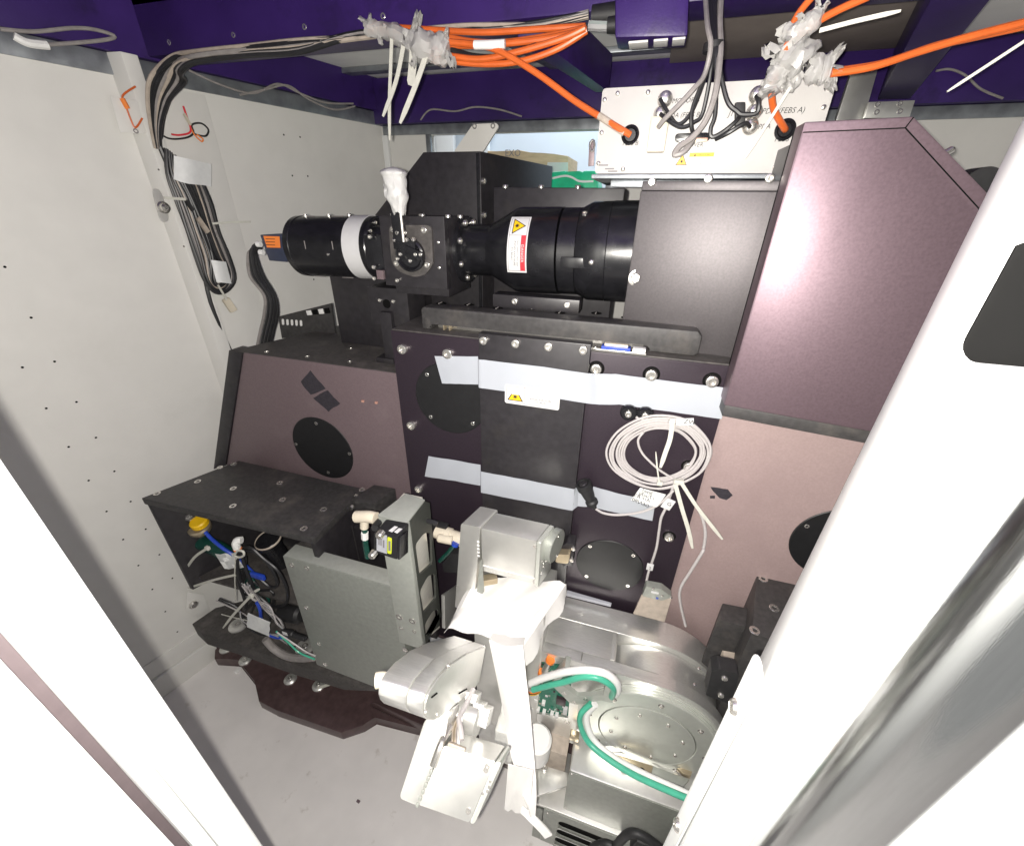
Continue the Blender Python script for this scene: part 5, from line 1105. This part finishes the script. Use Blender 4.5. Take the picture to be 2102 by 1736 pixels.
for c in [((490,650),(470,690)),((620,440),(600,470))]: obj('coax_band', tube([AY(f5(*c[0]),YPCB-.0155),AY(f5(*c[1]),YPCB-.0165)], .0115, 14), 'olabel', pcb)
for i, m in enumerate(['olabel','ink','yellow']): obj('lead', tube([AY(f5(*c),YPCB-.018) for c in [(230,970+i*14),(300,1000+i*15),(400,985+i*12),(450,950+i*6)]], .0022), m, pcb)
# hose clamp, hoses
hcl = thing('hose_clamp', 'silver open clamp bracket holding the white and green hoses', 'clamp', AY(f5(1100,1100),.62))
YX = .618
obj('clamp_plate', prism(rpoly([AY(f5(*c),YX) for c in [(620,860),(760,830),(900,930),(1060,1060),(1480,1030),(1690,1010),(1640,1165),(1450,1120),(1060,1190),(930,1160),(780,1010)]],.003), (0,.012,0), .001), 'castl', hcl)
obj('clamp_block', prism([AY(f5(*c),YX-.006) for c in [(630,830),(850,560),(930,600),(720,850)]], (0,.03,0), .001), 'castl', hcl)
obj('clamp_block', prism([AY(f5(*c),YX-.006) for c in [(1490,1020),(1530,880),(1690,960),(1640,1160)]], (0,.03,0), .001), 'castl', hcl)
for c in [(840,1000),(1010,1150),(1195,1100)]: screw(hcl, AY(f5(*c),YX), NF, .0055, 'flat')
wh = thing('white_hose', 'thick white hose arching over the clamp and along the hub', 'hose', AY(f5(1500,640),.6))
obj('arch', tube([AY(f5(*c),Y_) for c, Y_ in [((60,940),.60),((350,800),.60),((650,700),.60),((900,640),.598),((1200,615),.596),((1500,660),.596),((1690,790),.60),((1735,930),.605),((1700,1010),.615)]], .0088, 14), 'white', wh)
obj('hose_run', tube([AY(q5(*c),Y_) for c, Y_ in [((740,790),.615),((690,850),.61),((690,930),.60),((740,1040),.585),((870,1150),.565),((1050,1250),.545),((1300,1365),.525),((1420,1420),.515)]], .0088, 14), 'white', wh)
gh = thing('green_hose', 'clear green hose running beside the white hose', 'hose', AY(f5(1200,750),.59))
obj('arch', tube([AY(f5(*c),Y_) for c, Y_ in [((320,945),.59),((600,870),.59),((840,815),.588),((1150,730),.586),((1400,750),.586),((1590,850),.59),((1665,950),.596),((1630,1060),.61)]], .0072, 12), 'green', gh)
obj('hose_run', tube([AY(q5(*c),Y_) for c, Y_ in [((715,785),.612),((650,850),.60),((645,930),.59),((700,1045),.575),((830,1155),.555),((1010,1265),.535),((1290,1390),.51),((1420,1440),.50)]], .0072, 12), 'green', gh)
bk = thing('black_end_stop', 'black angled stop bolted at the right end of the silver link', 'bracket', AY(q5(1590,700),.60))
obj('stop_plate', prism(rpoly([AY(q5(*c),.60) for c in [(1520,570),(1570,555),(1700,590),(1650,795),(1480,730)]],.003), (0,.03,0), .002), 'rubber', bk)
for c in [(1605,615),(1580,728)]: screw(bk, AY(q5(*c),.60), NF, .0065, 'pan')
tag(obj('tan_pad', prism([AZ(q5(*c),-.96) for c in [(1590,430),(1725,455),(1690,590),(1640,580)]], (0,0,-.02), .001), 'tan'), 'tan pad behind the right end of the silver link', 'pad')
# module behind: sensor on tan plate near the pink panel
sp = thing('tan_sensor_plate', 'tan metal plate with a small clear sensor at the foot of the centre plate', 'sensor', AY(q3(640,1600),.80))
obj('plate', prism([AY(q3(*c),.80) for c in [(555,1490),(755,1510),(710,1665),(500,1610)]], (0,.006,0), .001), 'tan', sp)
obj('sensor', prism(rpoly([AY(q3(*c),.795) for c in [(585,1425),(690,1445),(760,1500),(690,1522),(560,1490)]],.004), (0,.02,0), .002), 'greymet', sp)
obj('sensor_label', obox(AY(q3(645,1468),.7945), X1, Z1, NF, .018, .006, .001, 0), 'label', sp); obj('blue_dot', obox(AY(q3(660,1505),.7945), X1, Z1, NF, .006, .006, .001, 0), 'blue', sp)
for c in [(635,1440),(693,1487),(752,1500)]: screw(sp, AY(q3(*c),.795), NF, .0035, 'pan')
tag(obj('grey_felt_strip', prism([AZ(q3(*c),-.985) for c in [(60,1465),(355,1550),(350,1565),(45,1490)]], (0,0,.010), .002), 'foamtape'), 'grey felt strip along the rear edge of the silver link', 'strip')
# ------------------------------------------------------------------ controller under the hub
ctl = thing('silver_controller', 'silver controller box with grey front under the round hub', 'control box', (.25,.6,-1.51))
k0 = AZ(q5(570,1240),-1.30); k1 = AY(q5(520,1480),k0.y)
obj('front_panel', prism(rpoly([(k0.x,k0.y,-1.30),(.62,k0.y,-1.30),(.62,k0.y,k1.z),(k0.x,k0.y,k1.z)],.006), (0,.003,0), .001), 'greymet', ctl)
obj('case', box((k0.x,k0.y+.0035,k1.z), (.62,.70,-1.301), .006), 'alu', ctl)
for c in [(587,1252),(545,1478)]: screw(ctl, AY(q5(*c),k0.y), NF, .003, 'pan')
rl = thing('bearing_rail', 'steel linear rail with a brass toned carriage below the hub', 'rail', AZ(q5(1000,1200),-1.28))
obj('carriage', prism([AZ(q5(*c),-1.285) for c in [(890,1125),(1130,1200),(1115,1255),(875,1165)]], (0,0,-.014), .001), 'brass', rl)
obj('rail', prism([AZ(q5(*c),-1.29) for c in [(1130,1200),(1370,1290),(1330,1340),(1110,1260)]], (0,0,-.008), .001), 'greymet', rl)
for c in [(935,1195),(1055,1235)]: obj('bore', disc(AZ(q5(*c),-1.2848), Z1, .008, .0006, 16), 'hole', rl)
obj('end_carriage', prism([AZ(q5(*c),-1.28) for c in [(1290,1215),(1400,1205),(1380,1270),(1330,1250)]], (0,0,-.014), .001), 'brass', rl)
ld = thing('vented_power_unit', 'grey vented unit at the bottom edge under the controller', 'power unit', (.2,.55,-1.74))
yv = AZ(f9(700,720), k1.z).y
lx9 = AZ(q5(345,1420),k1.z).x-.02
obj('ledge', box((lx9,yv+.0035,k1.z-.012), (.7,.68,k1.z-.001), .002), 'alu', ld); obj('body', box((lx9,yv+.04,-1.74), (.7,.68,k1.z-.0125), .002), 'greymet', ld)
vx0 = AY(f9(285,600),yv).x
def v9(c): p = AY(f9(*c), yv); return (p.x, p.z)
ztop9 = k1.z-.006
slots = []
for i in range(5):
    a, b = v9((475-22*i,715+100*i)), v9((1110-22*i,955+100*i)); zc = (a[1]+v9((470-22*i,790+100*i))[1])/2; hh = abs(a[1]-v9((470-22*i,790+100*i))[1])/2
    slots.append(rrect(a[0], zc-hh, a[0]+.135, zc+hh, hh*.8, 4))
obj('vent_panel', plate2d([(vx0,-1.74),(.7,-1.74),(.7,ztop9),(vx0,ztop9)], slots, (0,yv,0), X1, Z1, (0,.003,0)), 'greymet', ld)
obj('dark_inside', box((slots[0][0][0]-.16,yv+.004,-1.73), (slots[0][0][0]+.03,yv+.0042,ztop9-.004), 0), 'hole', ld)  # black backing sheet stands in for the shade inside the vents
for s in slots:
    x_ = [a for a, b in s]; z_ = [b for a, b in s]
    obj('louvre', obox(V(((min(x_)+max(x_))/2,yv-.003,min(z_)-.001)), X1, V((0,-.7,.7)), V((0,.7,.7)), max(x_)-min(x_), .008, .002, .0005), 'alu', ld)
screw(ld, AY(f9(335,622),yv), NF, .003, 'pan')
obj('side_bracket', prism([AY(f9(*c),yv+.004) for c in [(180,545),(275,600),(235,1000),(130,960)]], (0,.004,0), .001), 'greymet', ld)
tag(obj('black_power_cord', tube([AY(f9(*c),.46) for c in [(900,1060),(1050,1010),(1180,1040),(1260,960),(1340,890),(1440,880),(1560,930),(1680,1010),(1780,1090)]], .010, 12), 'rubber'), 'black power cord curling at the bottom edge of the vented unit', 'cord')
tag(obj('cord_plug', obox(AY(f9(1490,990),.465), V((.2,0,1)), X1, NF, .05, .03, .02, .004), 'rubber'), 'black plug on the power cord at the bottom edge', 'plug')
br2 = thing('mount_bracket', 'grey steel mount block between the foam and the controller', 'mount', AZ(q5(480,1150),-1.45))
obj('mount_block', box((-.09,.60,-1.60), (.0,.72,-1.36), .003), 'tan', br2)
obj('mount_plate', prism([AZ(q5(*c),-1.42) for c in [(345,1180),(560,1245),(560,1330),(350,1400)]], (0,0,-.01), .001), 'alu', br2)
screw(br2, AZ(q5(405,1217),-1.42), Z1, .009)
obj('gilt_stud', obox(AY(q5(605,1000),.62), X1, Z1, NF, .025, .02, .02, .003), 'brass', br2)
# ================================================================== near door frame, left and right
lfm = thing('door_post', 'overexposed white door post close by on the left', 'door frame', (-.42,.1,-1.75))
def lp(yfrac, k): return V((-.40*k, yfrac*k, 0))
zlo, zhi = -1.75, .6
E = lambda a, b: V((a,b,zlo))
obj('post_face', prism([E(-.400,.1235),E(-.400,.0915),E(-.44,.0915),E(-.44,.135)], (0,0,zhi-zlo), .0025, 3), 'frame', lfm)
obj('inner_face', prism([E(-.4015,.0905),E(-.4015,.0762),E(-.44,.0762),E(-.44,.0905)], (0,0,zhi-zlo), .0012), 'frame', lfm)
obj('door_seal', prism([E(-.408,.0758),E(-.408,.0672),E(-.44,.0672),E(-.44,.0758)], (0,0,zhi-zlo), .001), 'seal', lfm)
ldp = thing('door_panel', 'overexposed white door panel filling the lower left corner', 'door', (-.42,-.3,-1.75))
obj('panel', prism([E(-.400,.0668),E(-.395,-.6),E(-.43,-.6),E(-.43,.0668)], (0,0,zhi-zlo), .003), 'frame', ldp)
rpm = thing('door_post', 'overexposed white door post with a dark opening close by on the right', 'door frame', (.3,.33,-1.75))
YPO = .310
hx0 = AY((1982,690),YPO).x; hz0 = AY((2050,752),YPO).z
obj('front_face', plate2d([(.1835,-1.75),(.80,-1.75),(.80,.5),(.1835,.5)], [rrect(hx0,hz0,.62,.30,.016,6)], (0,YPO,0), X1, Z1, (0,.004,0)), 'frame', rpm)
obj('side_face', prism([V((.1835,YPO+.0042,-1.75)),V((.1935,YPO+.0042,-1.75)),V((.2455,.440,-1.75)),V((.2375,.440,-1.75))], (0,0,2.25), .001), 'frame', rpm)
obj('opening_shade', box((.2065,YPO+.03,-.3), (.8,YPO+.034,.45), 0), 'hole', rpm)  # added black sheet, stands in for the darkness seen through the opening
obj('opening_shade_slab', box((.2035,YPO+.02,-.25), (.8,YPO+.029,.05), .004), 'hole', rpm)  # added black slab that keeps the opening dark, shade put in as colour
obj('label_scrap', obox(AY(f10(790,800),YPO+.018), V((1,0,.6)), V((-.6,0,1)), NF, .012, .006, .002, .0005), 'label', rpm)
zst = AY(q5(1740,495),.33).z
obj('hinge_leaf', prism(rpoly([V((.1795,YPO+.006,-1.75)),V((.1795,YPO+.006,zst)),V((.1795,.346,zst)),V((.1795,.346,-1.75))],.012), (.003,0,0), .0008), 'frame', rpm)
for c in [(1640,800),(1240,1575)]: 
    p = AY(q5(*c),.332); screw(rpm, V((.1795,.332,p.z)), -X1, .0095, 'pan')
stp = tag(obj('steel_column', lathe((.2535,.2555,-1.75), Z1, [(0,.0335),(2.3,.0335)], 64), 'stain_steel'), 'round stainless column close by at the lower right', 'column')
